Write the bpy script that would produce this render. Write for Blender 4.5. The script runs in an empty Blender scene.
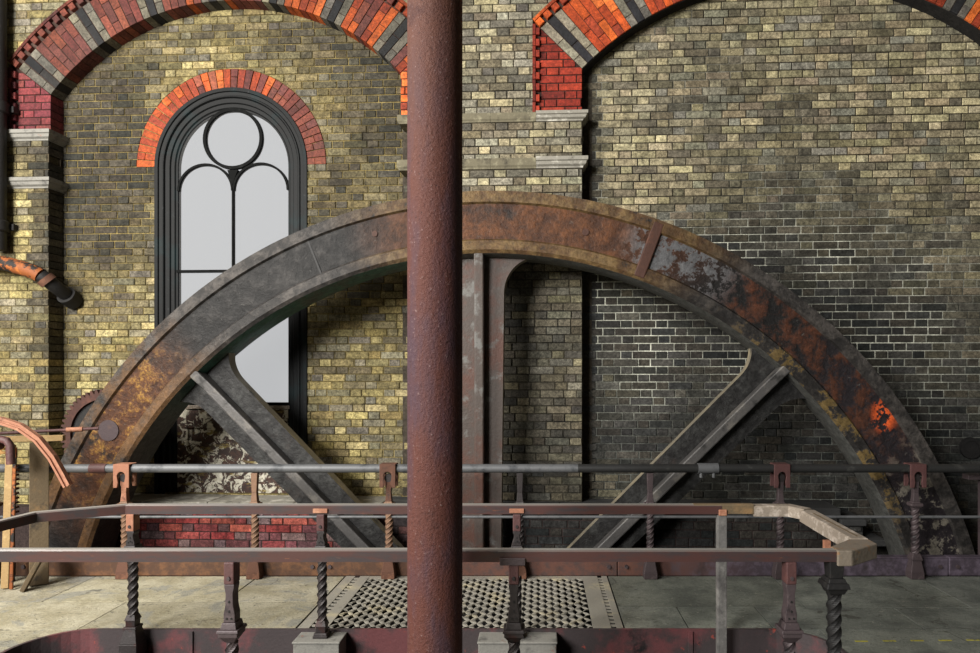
import bpy, bmesh, math, random
from mathutils import Vector, Matrix, noise
PI = math.pi
random.seed(7)
scene = bpy.context.scene
COL = scene.collection

# ------------------------------------------------------------------ camera
EYE = 1.648
cam = bpy.data.cameras.new('camera')
cam.sensor_width = 36.0
cam.lens = 640.0 / 980.0 * 36.0
cam.shift_x = -50.0 / 980.0
cam.shift_y = 43.5 / 980.0
cam.clip_start = 0.05
camo = bpy.data.objects.new('camera', cam)
camo.location = (0, 0, EYE)
camo.rotation_euler = (PI / 2, 0, 0)
COL.objects.link(camo)
scene.camera = camo

# ------------------------------------------------------------------ world, lights, exposure
world = bpy.data.worlds.new('overcast_sky')
scene.world = world
world.use_nodes = True
bg = world.node_tree.nodes['Background']
bg.inputs[0].default_value = (0.985, 0.99, 1.0, 1)
bg.inputs[1].default_value = 0.58
vs = scene.view_settings
vs.view_transform = 'Standard'
vs.look = 'None'
vs.exposure = 0.0
vs.gamma = 1.0
vs.use_curve_mapping = False
scene.cycles.use_denoising = True


def area_light(name, loc, target, sx, sy, power, col):
    l = bpy.data.lights.new(name, 'AREA')
    l.shape = 'RECTANGLE'
    l.size, l.size_y = sx, sy
    l.energy = power
    l.color = col
    o = bpy.data.objects.new(name, l)
    o.location = loc
    d = Vector(target) - Vector(loc)
    o.rotation_euler = d.to_track_quat('-Z', 'Y').to_euler()
    COL.objects.link(o)
    return o


# daylight entering by the tall windows of the left-hand wall, plus an added unseen fill lamp behind the viewer
area_light('daylight_side_window', (-6.2, 1.6, 4.6), (-1.0, 6.2, 2.0), 2.2, 3.6, 720, (1.0, 0.955, 0.88))
area_light('rear_fill_light', (-5.4, -3.6, 4.9), (2.6, 6.2, 2.4), 3.0, 3.2, 1650, (1.0, 0.985, 0.95))

# ------------------------------------------------------------------ frame of the back wall (turned 2.9 degrees)
TH = math.radians(2.9)
BACK = Matrix.Translation((0, 6.4, 0)) @ Matrix.Rotation(-TH, 4, 'Z')


def tag(o, label=None, cat=None, group=None, kind=None):
    if label: o['label'] = label
    if cat: o['category'] = cat
    if group: o['group'] = group
    if kind: o['kind'] = kind
    return o


def link(o, parent=None):
    COL.objects.link(o)
    if parent is not None:
        o.parent = parent
    return o


def empty(name, loc=(0, 0, 0), rz=0.0, mat=None):
    o = bpy.data.objects.new(name, None)
    o.empty_display_size = 0.1
    if mat is not None:
        o.matrix_world = mat
    else:
        o.location = loc
        o.rotation_euler = (0, 0, rz)
    return link(o)


def mobj(name, bm, mat, parent=None, smooth=False, m=None, bevel=0.0):
    bmesh.ops.recalc_face_normals(bm, faces=bm.faces[:])
    me = bpy.data.meshes.new(name)
    bm.to_mesh(me)
    bm.free()
    if mat is not None: me.materials.append(mat)
    if smooth:
        for p in me.polygons: p.use_smooth = True
        me.set_sharp_from_angle(angle=math.radians(38))
    o = bpy.data.objects.new(name, me)
    link(o, parent)
    if m is not None: o.matrix_world = m
    if bevel > 0:
        b = o.modifiers.new('bevel', 'BEVEL')
        b.width = bevel
        b.segments = 2
        b.limit_method = 'ANGLE'
    return o


# ------------------------------------------------------------------ mesh helpers
def box(bm, x0, x1, y0, y1, z0, z1, M=None):
    vs_ = [bm.verts.new(Vector(p) if M is None else M @ Vector(p)) for p in
           ((x0, y0, z0), (x1, y0, z0), (x1, y1, z0), (x0, y1, z0), (x0, y0, z1), (x1, y0, z1), (x1, y1, z1), (x0, y1, z1))]
    for f in ((0, 3, 2, 1), (4, 5, 6, 7), (0, 1, 5, 4), (1, 2, 6, 5), (2, 3, 7, 6), (3, 0, 4, 7)):
        bm.faces.new([vs_[i] for i in f])
    return vs_


def frustum(bm, cx, cy, z0, w0, d0, z1, w1, d1):
    a = [bm.verts.new((cx + sx * w0 / 2, cy + sy * d0 / 2, z0)) for sx, sy in ((-1, -1), (1, -1), (1, 1), (-1, 1))]
    b = [bm.verts.new((cx + sx * w1 / 2, cy + sy * d1 / 2, z1)) for sx, sy in ((-1, -1), (1, -1), (1, 1), (-1, 1))]
    bm.faces.new(a[::-1]); bm.faces.new(b)
    for i in range(4):
        bm.faces.new((a[i], a[(i + 1) % 4], b[(i + 1) % 4], b[i]))


def prism(bm, poly, y0, y1):
    """polygon in (x,z), extruded in y"""
    a = [bm.verts.new((p[0], y0, p[1])) for p in poly]
    b = [bm.verts.new((p[0], y1, p[1])) for p in poly]
    bm.faces.new(a); bm.faces.new(b[::-1])
    n = len(poly)
    for i in range(n):
        bm.faces.new((a[i], b[i], b[(i + 1) % n], a[(i + 1) % n]))


def tube(bm, pts, r, n=12, caps=True, radii=None):
    pts = [Vector(p) for p in pts]
    rings = []
    up = Vector((0, 0, 1))
    prev = None
    for i, p in enumerate(pts):
        t = (pts[min(i + 1, len(pts) - 1)] - pts[max(i - 1, 0)]).normalized()
        if prev is None:
            ref = up if abs(t.dot(up)) < 0.95 else Vector((1, 0, 0))
            a = t.cross(ref).normalized()
        else:
            a = (prev - t * prev.dot(t)).normalized()
        prev = a
        b = t.cross(a)
        rr = radii[i] if radii else r
        rings.append([bm.verts.new(p + (a * math.cos(2 * PI * k / n) + b * math.sin(2 * PI * k / n)) * rr) for k in range(n)])
    for i in range(len(rings) - 1):
        for k in range(n):
            bm.faces.new((rings[i][k], rings[i][(k + 1) % n], rings[i + 1][(k + 1) % n], rings[i + 1][k]))
    if caps:
        bm.faces.new(rings[0][::-1]); bm.faces.new(rings[-1])


def sweep(bm, path, prof, closed=False, caps=True):
    """prof: list of 2D (a,b); path: list of (origin, axisA, axisB)"""
    rings = [[bm.verts.new(o + A * a + B * b) for a, b in prof] for o, A, B in path]
    n = len(prof)
    m = len(rings)
    for i in range(m if closed else m - 1):
        r0, r1 = rings[i], rings[(i + 1) % m]
        for k in range(n):
            bm.faces.new((r0[k], r0[(k + 1) % n], r1[(k + 1) % n], r1[k]))
    if caps and not closed:
        bm.faces.new(rings[0][::-1]); bm.faces.new(rings[-1])


def twist_bar(bm, cx, cy, z0, z1, r, turns, steps=None, flute=0.80):
    steps = steps or max(24, int(turns * 28))
    prof = []
    for k in range(8):
        rr = r if k % 2 == 0 else r * flute
        prof.append((rr, 2 * PI * k / 8))
    rings = []
    for i in range(steps + 1):
        t = i / steps
        ph = 2 * PI * turns * t
        rings.append([bm.verts.new((cx + rr * math.cos(a + ph), cy + rr * math.sin(a + ph), z0 + (z1 - z0) * t)) for rr, a in prof])
    for i in range(steps):
        for k in range(8):
            bm.faces.new((rings[i][k], rings[i][(k + 1) % 8], rings[i + 1][(k + 1) % 8], rings[i + 1][k]))
    bm.faces.new(rings[0][::-1]); bm.faces.new(rings[-1])


# ------------------------------------------------------------------ materials
def srgb(r, g, b):
    def f(c):
        c /= 255.0
        return c / 12.92 if c <= 0.04045 else ((c + 0.055) / 1.055) ** 2.4
    return (f(r), f(g), f(b), 1.0)


class NT:
    def __init__(self, name):
        self.m = bpy.data.materials.new(name)
        self.m.use_nodes = True
        self.t = self.m.node_tree
        self.n = self.t.nodes
        self.p = self.n['Principled BSDF']
        self.tc = None

    def lk(self, a, b):
        self.t.links.new(a, b)

    def coord(self, which='Object'):
        if self.tc is None: self.tc = self.n.new('ShaderNodeTexCoord')
        return self.tc.outputs[which]

    def noise(self, scale, detail=4, rough=0.6, vec=None, dist=0.0, stretch=None):
        nd = self.n.new('ShaderNodeTexNoise')
        nd.inputs['Scale'].default_value = scale
        nd.inputs['Detail'].default_value = detail
        nd.inputs['Roughness'].default_value = rough
        nd.inputs['Distortion'].default_value = dist
        v = vec or self.coord()
        if stretch:
            mp = self.n.new('ShaderNodeMapping')
            mp.inputs['Scale'].default_value = stretch
            self.lk(v, mp.inputs[0]); v = mp.outputs[0]
        self.lk(v, nd.inputs['Vector'])
        return nd.outputs['Fac']

    def ramp(self, fac, lo, hi):
        r = self.n.new('ShaderNodeMapRange')
        r.interpolation_type = 'SMOOTHSTEP'
        r.inputs[1].default_value = lo
        r.inputs[2].default_value = hi
        self.lk(fac, r.inputs[0])
        return r.outputs[0]

    def blob(self, c, rad, soft=0.6, vec=None):
        """1 inside an ellipsoid at c with radii rad, fading to 0 (object space)"""
        s = self.n.new('ShaderNodeVectorMath'); s.operation = 'SUBTRACT'
        self.lk(vec or self.coord(), s.inputs[0]); s.inputs[1].default_value = c
        m = self.n.new('ShaderNodeVectorMath'); m.operation = 'MULTIPLY'
        self.lk(s.outputs[0], m.inputs[0]); m.inputs[1].default_value = tuple(1.0 / r for r in rad)
        l = self.n.new('ShaderNodeVectorMath'); l.operation = 'LENGTH'
        self.lk(m.outputs[0], l.inputs[0])
        r = self.n.new('ShaderNodeMapRange'); r.interpolation_type = 'SMOOTHSTEP'
        r.inputs[1].default_value = 1.0; r.inputs[2].default_value = 1.0 - soft
        self.lk(l.outputs['Value'], r.inputs[0])
        return r.outputs[0]

    def math(self, op, a, b=None):
        n = self.n.new('ShaderNodeMath'); n.operation = op
        for i, v in enumerate((a, b)):
            if v is None: continue
            if isinstance(v, (int, float)): n.inputs[i].default_value = v
            else: self.lk(v, n.inputs[i])
        n.use_clamp = True
        return n.outputs[0]

    def mix(self, fac, a, b, blend='MIX'):
        n = self.n.new('ShaderNodeMix'); n.data_type = 'RGBA'; n.blend_type = blend
        if isinstance(fac, (int, float)): n.inputs[0].default_value = fac
        else: self.lk(fac, n.inputs[0])
        for i, v in ((6, a), (7, b)):
            if isinstance(v, tuple): n.inputs[i].default_value = v
            else: self.lk(v, n.inputs[i])
        return n.outputs[2]

    def done(self, col, rough=0.7, metal=0.0, bump=None, bstr=0.3, bdist=0.01, spec=0.4):
        if isinstance(col, tuple): self.p.inputs['Base Color'].default_value = col
        else: self.lk(col, self.p.inputs['Base Color'])
        if isinstance(rough, (int, float)): self.p.inputs['Roughness'].default_value = rough
        else: self.lk(rough, self.p.inputs['Roughness'])
        self.p.inputs['Metallic'].default_value = metal
        self.p.inputs['Specular IOR Level'].default_value = spec
        if bump is not None:
            b = self.n.new('ShaderNodeBump')
            b.inputs['Strength'].default_value = bstr
            b.inputs['Distance'].default_value = bdist
            self.lk(bump, b.inputs['Height']); self.lk(b.outputs[0], self.p.inputs['Normal'])
        return self.m


def weathered(name, base, spots, rough=0.7, metal=0.0, bscale=40, bstr=0.35, spec=0.4):
    """base colour with noise patches: spots = [(colour, scale, lo, hi)]"""
    t = NT(name)
    c = base
    first = True
    for i, (sc, s, lo, hi) in enumerate(spots):
        mp = t.n.new('ShaderNodeMapping')
        mp.inputs['Location'].default_value = (3.1 * i, 1.7 * i, 5.3 * i)
        t.lk(t.coord(), mp.inputs[0])
        c = t.mix(t.ramp(t.noise(s, 6, 0.65, mp.outputs[0]), lo, hi), c, sc)
    g = t.noise(bscale * 2.2, 3, 0.6)
    c = t.mix(0.35, c, t.mix(g, (0.25, 0.25, 0.25, 1), (1.6, 1.6, 1.6, 1)), 'MULTIPLY')
    return t.done(c, rough, metal, t.noise(bscale, 5, 0.65), bstr, 0.01, spec)


def tinted(name, rough=0.85, grain=0.72, bscale=70):
    """brick / mortar: object colour x 'tint' attribute x grain"""
    t = NT(name)
    at = t.n.new('ShaderNodeAttribute'); at.attribute_name = 'tint'
    oi = t.n.new('ShaderNodeObjectInfo')
    c = t.mix(1.0, at.outputs['Color'], oi.outputs['Color'], 'MULTIPLY')
    geo = t.n.new('ShaderNodeNewGeometry')
    g = t.noise(38, 7, 0.8, geo.outputs['Position'])
    g2 = t.noise(9, 5, 0.7, geo.outputs['Position'])
    g3 = t.noise(90, 3, 0.7, geo.outputs['Position'])
    c = t.mix(grain, c, t.mix(t.ramp(g, 0.30, 0.70), (0.12, 0.115, 0.11, 1), (1.9, 1.9, 1.9, 1)), 'MULTIPLY')
    c = t.mix(grain * 0.8, c, t.mix(t.ramp(g2, 0.3, 0.7), (0.35, 0.35, 0.35, 1), (1.6, 1.6, 1.6, 1)), 'MULTIPLY')
    c = t.mix(grain * 0.7, c, t.mix(t.ramp(g3, 0.3, 0.7), (0.45, 0.45, 0.45, 1), (1.5, 1.5, 1.5, 1)), 'MULTIPLY')
    return t.done(c, rough, 0, t.noise(bscale, 4, 0.7, geo.outputs['Position']), 0.5, 0.008, 0.25)


M = {}
M['brick'] = tinted('stock_brick')
M['mortar'] = tinted('mortar', 0.95, 0.5, 120)
M['red_brick'] = tinted('red_brick', 0.7, 0.55)
M['stone'] = weathered('pale_stone', srgb(135, 131, 121), [(srgb(184, 180, 169), 9, 0.5, 0.65), (srgb(63, 59, 52), 5, 0.55, 0.75)], 0.85)
M['worn_stone'] = weathered('worn_brown_stone', srgb(104, 98, 80), [(srgb(134, 128, 106), 9, 0.5, 0.65), (srgb(56, 52, 44), 5, 0.5, 0.7)], 0.9)
M['sooty_stone'] = weathered('sooty_stone', srgb(50, 50, 50), [(srgb(78, 78, 76), 6, 0.55, 0.7), (srgb(30, 30, 30), 4, 0.5, 0.7)], 0.9)
M['prop_grey'] = weathered('dull_grey_bar', srgb(92, 90, 88), [(srgb(118, 116, 112), 9, 0.5, 0.7), (srgb(58, 56, 55), 5, 0.5, 0.7)], 0.7)
M['grey_block'] = weathered('grey_block', srgb(120, 118, 112), [(srgb(80, 78, 75), 8, 0.5, 0.7), (srgb(125, 75, 55), 14, 0.62, 0.75)], 0.85)
M['frame'] = weathered('black_frame_paint', srgb(15, 16, 17), [(srgb(46, 48, 50), 22, 0.62, 0.76), (srgb(14, 26, 28), 3, 0.5, 0.65)], 0.6, 0, 60, 0.15, 0.15)
M['tracery'] = weathered('tracery_iron', srgb(10, 11, 11), [(srgb(26, 27, 26), 20, 0.55, 0.7)], 0.8, 0, 40, 0.2, 0.1)
M['pillar'] = None
M['steel_pipe'] = weathered('grey_steel_pipe', srgb(94, 95, 97), [(srgb(62, 64, 67), 7, 0.5, 0.7), (srgb(86, 61, 47), 18, 0.66, 0.8)], 0.55, 0.25, 80, 0.1)
M['dark_pipe'] = weathered('dark_steel_pipe', srgb(50, 50, 50), [(srgb(74, 74, 72), 9, 0.55, 0.75), (srgb(120, 24, 40), 16, 0.74, 0.76)], 0.45, 0.4, 80, 0.1)
M['rust'] = weathered('rust', srgb(86, 56, 42), [(srgb(116, 78, 58), 10, 0.5, 0.7), (srgb(48, 34, 30), 6, 0.55, 0.75)], 0.8)
M['orange_rust'] = weathered('orange_rust', srgb(142, 96, 74), [(srgb(170, 124, 98), 12, 0.5, 0.7), (srgb(88, 56, 44), 9, 0.6, 0.75)], 0.75)
M['bright_rust'] = weathered('bright_rust_scale', srgb(128, 70, 30), [(srgb(26, 22, 20), 9, 0.47, 0.53), (srgb(168, 98, 42), 16, 0.55, 0.7)], 0.7)
M['post_iron'] = weathered('dark_post_iron', srgb(48, 43, 43), [(srgb(79, 72, 72), 14, 0.55, 0.75), (srgb(59, 36, 33), 8, 0.55, 0.7)], 0.5, 0.2, 60, 0.2)
M['post_purple'] = weathered('purplish_post_iron', srgb(72, 62, 64), [(srgb(101, 89, 89), 10, 0.55, 0.72), (srgb(34, 29, 31), 7, 0.55, 0.7)], 0.5, 0.2, 60, 0.2)
M['post_rust'] = weathered('rusty_twist_iron', srgb(118, 90, 70), [(srgb(82, 58, 46), 9, 0.5, 0.7), (srgb(146, 116, 92), 20, 0.58, 0.7)], 0.7)
M['bracket_red'] = weathered('red_bracket_paint', srgb(76, 49, 48), [(srgb(95, 61, 56), 12, 0.5, 0.7), (srgb(52, 36, 36), 9, 0.6, 0.75)], 0.6)
M['rail_brown'] = None
M['wood_raw'] = weathered('raw_timber', srgb(150, 124, 84), [(srgb(176, 150, 106), 9, 0.5, 0.7), (srgb(96, 72, 48), 6, 0.58, 0.75)], 0.8)
M['wood_dark'] = weathered('dark_timber', srgb(92, 78, 58), [(srgb(124, 98, 66), 6, 0.5, 0.7), (srgb(48, 42, 36), 5, 0.55, 0.7)], 0.85)
M['wood_pale'] = weathered('bleached_timber', srgb(128, 117, 105), [(srgb(168, 157, 146), 14, 0.5, 0.65), (srgb(92, 76, 60), 9, 0.58, 0.7)], 0.8)
M['black_iron'] = weathered('black_iron', srgb(30, 29, 29), [(srgb(56, 52, 50), 12, 0.55, 0.75)], 0.6, 0.2)
M['kerb_front'] = weathered('kerb_plate_paint', srgb(63, 56, 57), [(srgb(101, 61, 63), 2.2, 0.46, 0.6), (srgb(135, 67, 59), 14, 0.63, 0.68), (srgb(32, 31, 32), 4, 0.58, 0.7)], 0.5, 0, 50, 0.25)
M['grating'] = weathered('grating_iron', srgb(142, 138, 128), [(srgb(176, 166, 138), 4, 0.5, 0.7), (srgb(96, 94, 90), 9, 0.58, 0.75)], 0.55, 0.1, 60, 0.2)
M['dark_void'] = weathered('pit_dark', srgb(26, 25, 25), [(srgb(40, 38, 36), 3, 0.5, 0.7)], 0.9)
M['plaster'] = weathered('room_plaster', srgb(72, 68, 62), [(srgb(50, 48, 44), 1.2, 0.45, 0.7)], 0.9)
M['yellow_paint'] = weathered('yellow_line_paint', srgb(150, 142, 44), [(srgb(90, 88, 62), 30, 0.52, 0.62)], 0.8)
M['rope'] = weathered('rope_fibre', srgb(170, 130, 78), [(srgb(110, 80, 48), 30, 0.5, 0.7)], 0.9)


def pillar_mat():
    t = NT('rusted_column_paint')
    n1 = t.noise(2.4, 6, 0.65, stretch=(2.2, 2.2, 0.5))
    n2 = t.noise(70, 4, 0.7)
    n3 = t.noise(5, 6, 0.7)
    z = t.n.new('ShaderNodeSeparateXYZ'); t.lk(t.coord(), z.inputs[0])
    c = t.mix(t.ramp(n1, 0.4, 0.62), srgb(76, 42, 35), srgb(62, 44, 52))
    c = t.mix(t.ramp(z.outputs[2], 2.0, 3.6), c, srgb(78, 48, 36))
    c = t.mix(t.ramp(n3, 0.56, 0.72), c, srgb(60, 34, 30))
    c = t.mix(t.ramp(n2, 0.60, 0.72), c, srgb(112, 92, 90))
    c = t.mix(t.ramp(n2, 0.42, 0.30), c, srgb(48, 26, 24))
    return t.done(c, 0.7, 0.0, n2, 0.9, 0.008, 0.25)


M['pillar'] = pillar_mat()


def rail_mat():
    t = NT('rail_brown_paint')
    n1 = t.noise(3.0, 6, 0.7, stretch=(1.0, 4, 4))
    n2 = t.noise(16, 5, 0.7, stretch=(0.5, 3, 3))
    geo = t.n.new('ShaderNodeNewGeometry')
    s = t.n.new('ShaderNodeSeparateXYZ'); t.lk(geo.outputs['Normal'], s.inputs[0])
    c = t.mix(t.ramp(n1, 0.42, 0.62), srgb(68, 43, 40), srgb(52, 45, 47))
    c = t.mix(t.ramp(n2, 0.58, 0.7), c, srgb(60, 46, 44))
    c = t.mix(t.ramp(n2, 0.36, 0.26), c, srgb(112, 70, 48))
    # paler grey on the upward faces
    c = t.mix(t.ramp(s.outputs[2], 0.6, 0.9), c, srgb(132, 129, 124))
    return t.done(c, 0.42, 0.0, n2, 0.2, 0.004, 0.5)


M['rail_brown'] = rail_mat()


def rear_kerb_mat():
    t = NT('rusted_kerb_iron')
    n = t.noise(12, 6, 0.7)
    n2 = t.noise(2.5, 4, 0.6)
    s = t.n.new('ShaderNodeSeparateXYZ'); t.lk(t.coord(), s.inputs[0])
    a = t.mix(t.ramp(n, 0.4, 0.65), srgb(70, 47, 33), srgb(100, 67, 42))
    b = t.mix(t.ramp(n, 0.4, 0.65), srgb(92, 60, 50), srgb(70, 54, 51))
    d = t.mix(t.ramp(n, 0.4, 0.65), srgb(58, 50, 58), srgb(88, 78, 90))
    c = t.mix(t.ramp(s.outputs[0], -1.4, -0.4), a, b)
    c = t.mix(t.ramp(s.outputs[0], 0.6, 1.9), c, d)
    c = t.mix(t.ramp(n2, 0.6, 0.75), c, srgb(40, 34, 34))
    return t.done(c, 0.65, 0.0, n, 0.4, 0.006)


M['rear_kerb'] = rear_kerb_mat()


def flag_mat():
    t = NT('worn_flagstone')
    oi = t.n.new('ShaderNodeObjectInfo')
    geo = t.n.new('ShaderNodeNewGeometry')
    P = geo.outputs['Position']
    n = t.noise(3.2, 6, 0.7, P)
    n2 = t.noise(13, 6, 0.75, P, 1.5, (1, 2.2, 1))
    n3 = t.noise(55, 4, 0.7, P)
    s = t.n.new('ShaderNodeSeparateXYZ'); t.lk(P, s.inputs[0])
    n4 = t.noise(1.3, 6, 0.7, P, 2.0)
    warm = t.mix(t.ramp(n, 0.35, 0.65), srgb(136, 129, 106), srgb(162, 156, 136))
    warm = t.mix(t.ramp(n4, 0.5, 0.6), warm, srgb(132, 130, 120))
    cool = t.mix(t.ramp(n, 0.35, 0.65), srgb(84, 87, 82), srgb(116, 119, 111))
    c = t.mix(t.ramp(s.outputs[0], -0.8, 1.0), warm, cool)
    c = t.mix(t.ramp(n2, 0.56, 0.68), c, srgb(64, 60, 52))
    c = t.mix(t.ramp(n2, 0.38, 0.28), c, srgb(182, 178, 160))
    v = t.n.new('ShaderNodeTexVoronoi'); v.feature = 'DISTANCE_TO_EDGE'; v.inputs['Scale'].default_value = 1.6
    wv = t.n.new('ShaderNodeMix'); wv.data_type = 'VECTOR'; wv.inputs[0].default_value = 0.22
    nz = t.n.new('ShaderNodeTexNoise'); nz.inputs['Scale'].default_value = 3.0; nz.inputs['Detail'].default_value = 5
    t.lk(P, nz.inputs['Vector']); t.lk(P, wv.inputs[4]); t.lk(nz.outputs['Color'], wv.inputs[5]); t.lk(wv.outputs[1], v.inputs['Vector'])
    crack = t.math('MULTIPLY', t.ramp(v.outputs['Distance'], 0.009, 0.002), t.ramp(n4, 0.52, 0.6))
    c = t.mix(t.math('MULTIPLY', crack, 0.7), c, srgb(56, 53, 46))
    c = t.mix(0.65, c, t.mix(n3, (0.25, 0.25, 0.25, 1), (1.7, 1.7, 1.7, 1)), 'MULTIPLY')
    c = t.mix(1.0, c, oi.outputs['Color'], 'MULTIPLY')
    return t.done(c, 0.8, 0, n2, 0.6, 0.02, 0.3)


M['flag'] = flag_mat()


def wheel_mat(kind, inner=False):
    """paint and rust on the flywheel; coordinates from the hub"""
    t = NT('flywheel_iron_' + kind + ('_inner' if inner else ''))
    n1 = t.noise(1.6, 7, 0.7)
    n2 = t.noise(7.5, 7, 0.72)
    n3 = t.noise(46, 4, 0.7)
    dark = t.mix(t.ramp(n2, 0.45, 0.7), srgb(22, 21, 21), srgb(49, 47, 46))
    rust = t.mix(t.ramp(n2, 0.36, 0.66), srgb(55, 33, 21), srgb(87, 53, 30))
    if kind == 'rim':
        top = t.math('MULTIPLY', t.blob((0.55, 0, 4.0), (1.9, 2, 0.9), 0.45), t.ramp(n1, 0.30, 0.46))
        rgt = t.math('MULTIPLY', t.blob((2.6, 0, 2.9), (1.7, 2, 1.7), 0.6), t.ramp(n2, 0.44, 0.56))
        lft = t.math('MULTIPLY', t.blob((-3.4, 0, 2.3), (1.0, 2, 1.0), 0.6), t.ramp(n2, 0.48, 0.6))
        dk2 = t.mix(t.blob((3.6, 0, 2.0), (1.4, 2, 1.9), 0.5), dark, t.mix(t.ramp(n2, 0.45, 0.7), srgb(32, 28, 31), srgb(52, 45, 47)))
        c = t.mix(top, dk2, rust)
        c = t.mix(rgt, c, t.mix(t.ramp(n2, 0.5, 0.7), srgb(58, 35, 26), srgb(82, 48, 32)))
        ochre = t.mix(t.ramp(n3, 0.4, 0.6), srgb(87, 55, 29), srgb(126, 94, 42))
        c = t.mix(t.math('MULTIPLY', t.blob((-3.4, 0, 2.2), (1.1, 2, 1.3), 0.6), t.ramp(n1, 0.36, 0.5)), c, rust)
        c = t.mix(lft, c, ochre)
        gp = t.math('MULTIPLY', t.blob((1.72, 0, 3.75), (0.62, 2, 0.62), 0.5), t.ramp(n2, 0.46, 0.50))
        c = t.mix(gp, c, srgb(87, 87, 89))
        gr = t.math('MULTIPLY', t.blob((4.0, 0, 1.3), (0.9, 2, 1.2), 0.5), t.ramp(n2, 0.52, 0.56))
        c = t.mix(gr, c, srgb(101, 96, 87))
        og = t.math('MULTIPLY', t.blob((3.40, 0, 2.36), (0.14, 1, 0.20), 0.6), t.ramp(n2, 0.48, 0.51))
        c = t.mix(og, c, srgb(196, 82, 36))
        c = t.mix(t.math('MULTIPLY', t.ramp(t.noise(17, 7, 0.8), 0.60, 0.68), 0.45), c, srgb(104, 102, 98))
        # scattered specks of red lead
        c = t.mix(t.ramp(t.noise(11, 2, 0.5), 0.765, 0.78), c, srgb(160, 67, 34))
    elif kind == 'lip':
        top = t.math('MULTIPLY', t.blob((0.55, 0, 4.0), (2.1, 2, 0.9), 0.45), t.ramp(n1, 0.28, 0.44))
        c = t.mix(t.ramp(n2, 0.42, 0.62), srgb(37, 35, 34), srgb(66, 62, 59))
        c = t.mix(top, c, t.mix(t.ramp(n2, 0.4, 0.6), srgb(72, 52, 32), srgb(99, 79, 50)))
        lft = t.blob((-3.4, 0, 1.8), (1.5, 2, 2.0), 0.6)
        c = t.mix(t.math('MULTIPLY', lft, t.ramp(n1, 0.38, 0.55)), c, srgb(91, 66, 42))
        if inner:
            rgt = t.blob((2.9, 0, 2.3), (1.6, 2, 1.4), 0.6)
            c = t.mix(t.math('MULTIPLY', rgt, t.ramp(n2, 0.51, 0.55)), c, srgb(99, 82, 50))
        c = t.mix(t.ramp(n2, 0.40, 0.30), c, srgb(34, 32, 31))
    elif kind == 'under':
        c = t.mix(t.math('MULTIPLY', t.blob((-1.9, 0, 3.3), (1.9, 2, 1.4), 0.5), t.ramp(n1, 0.36, 0.5)), srgb(82, 82, 79), srgb(62, 94, 86))
        c = t.mix(t.ramp(n2, 0.56, 0.7), c, srgb(60, 60, 59))
    else:
        c = t.mix(t.ramp(n2, 0.42, 0.66), srgb(32, 31, 31), srgb(55, 55, 54))
        c = t.mix(t.ramp(n1, 0.55, 0.68), c, srgb(49, 42, 39))
    c = t.mix(0.5, c, t.mix(n3, (0.2, 0.2, 0.2, 1), (1.75, 1.75, 1.75, 1)), 'MULTIPLY')
    c = t.mix(0.6, c, t.mix(t.ramp(t.noise(19, 6, 0.75), 0.3, 0.7), (0.4, 0.4, 0.4, 1), (1.5, 1.5, 1.5, 1)), 'MULTIPLY')
    return t.done(c, 0.55, 0.15, n2, 0.7, 0.025, 0.25)


for k in ('rim', 'lip', 'under', 'spoke'):
    M['wheel_' + k] = wheel_mat(k)
M['wheel_inner_lip'] = wheel_mat('lip', True)


def panel_mat():
    t = NT('peeling_cream_paint')
    n1 = t.noise(9, 7, 0.72, dist=0.8)
    n2 = t.noise(30, 4, 0.7)
    b = t.mix(t.ramp(n2, 0.4, 0.65), srgb(44, 32, 28), srgb(72, 48, 38))
    p = t.mix(t.ramp(n2, 0.4, 0.65), srgb(168, 164, 148), srgb(206, 200, 184))
    c = t.mix(t.ramp(n1, 0.50, 0.54), b, p)
    c = t.mix(t.ramp(t.noise(3.5, 5, 0.7, stretch=(1, 1, 3)), 0.56, 0.66), c, srgb(128, 112, 58))
    return t.done(c, 0.7, 0, n1, 0.5, 0.006)


M['panel'] = panel_mat()


def glass_mat():
    m = bpy.data.materials.new('window_glass'); m.use_nodes = True
    nt = m.node_tree; nt.nodes.clear()
    out = nt.nodes.new('ShaderNodeOutputMaterial')
    tr = nt.nodes.new('ShaderNodeBsdfTransparent'); tr.inputs[0].default_value = (0.96, 0.965, 0.97, 1)
    gl = nt.nodes.new('ShaderNodeBsdfDiffuse'); gl.inputs[0].default_value = (0.6, 0.6, 0.6, 1)
    mx = nt.nodes.new('ShaderNodeMixShader'); mx.inputs[0].default_value = 0.03
    nt.links.new(tr.outputs[0], mx.inputs[1]); nt.links.new(gl.outputs[0], mx.inputs[2])
    nt.links.new(mx.outputs[0], out.inputs[0])
    return m


M['glass'] = glass_mat()

# ------------------------------------------------------------------ brickwork
PITCH = 0.0765
JOINT = 0.010


def half(poly, nx, nz, d):
    """keep nx*x+nz*z <= d"""
    out = []
    n = len(poly)
    for i in range(n):
        a, b = poly[i], poly[(i + 1) % n]
        fa = nx * a[0] + nz * a[1] - d
        fb = nx * b[0] + nz * b[1] - d
        if fa <= 0: out.append(a)
        if (fa < 0 < fb) or (fb < 0 < fa):
            t = fa / (fa - fb)
            out.append((a[0] + t * (b[0] - a[0]), a[1] + t * (b[1] - a[1])))
    return out


def area2(poly):
    return abs(sum(poly[i][0] * poly[(i + 1) % len(poly)][1] - poly[(i + 1) % len(poly)][0] * poly[i][1] for i in range(len(poly)))) / 2


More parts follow.
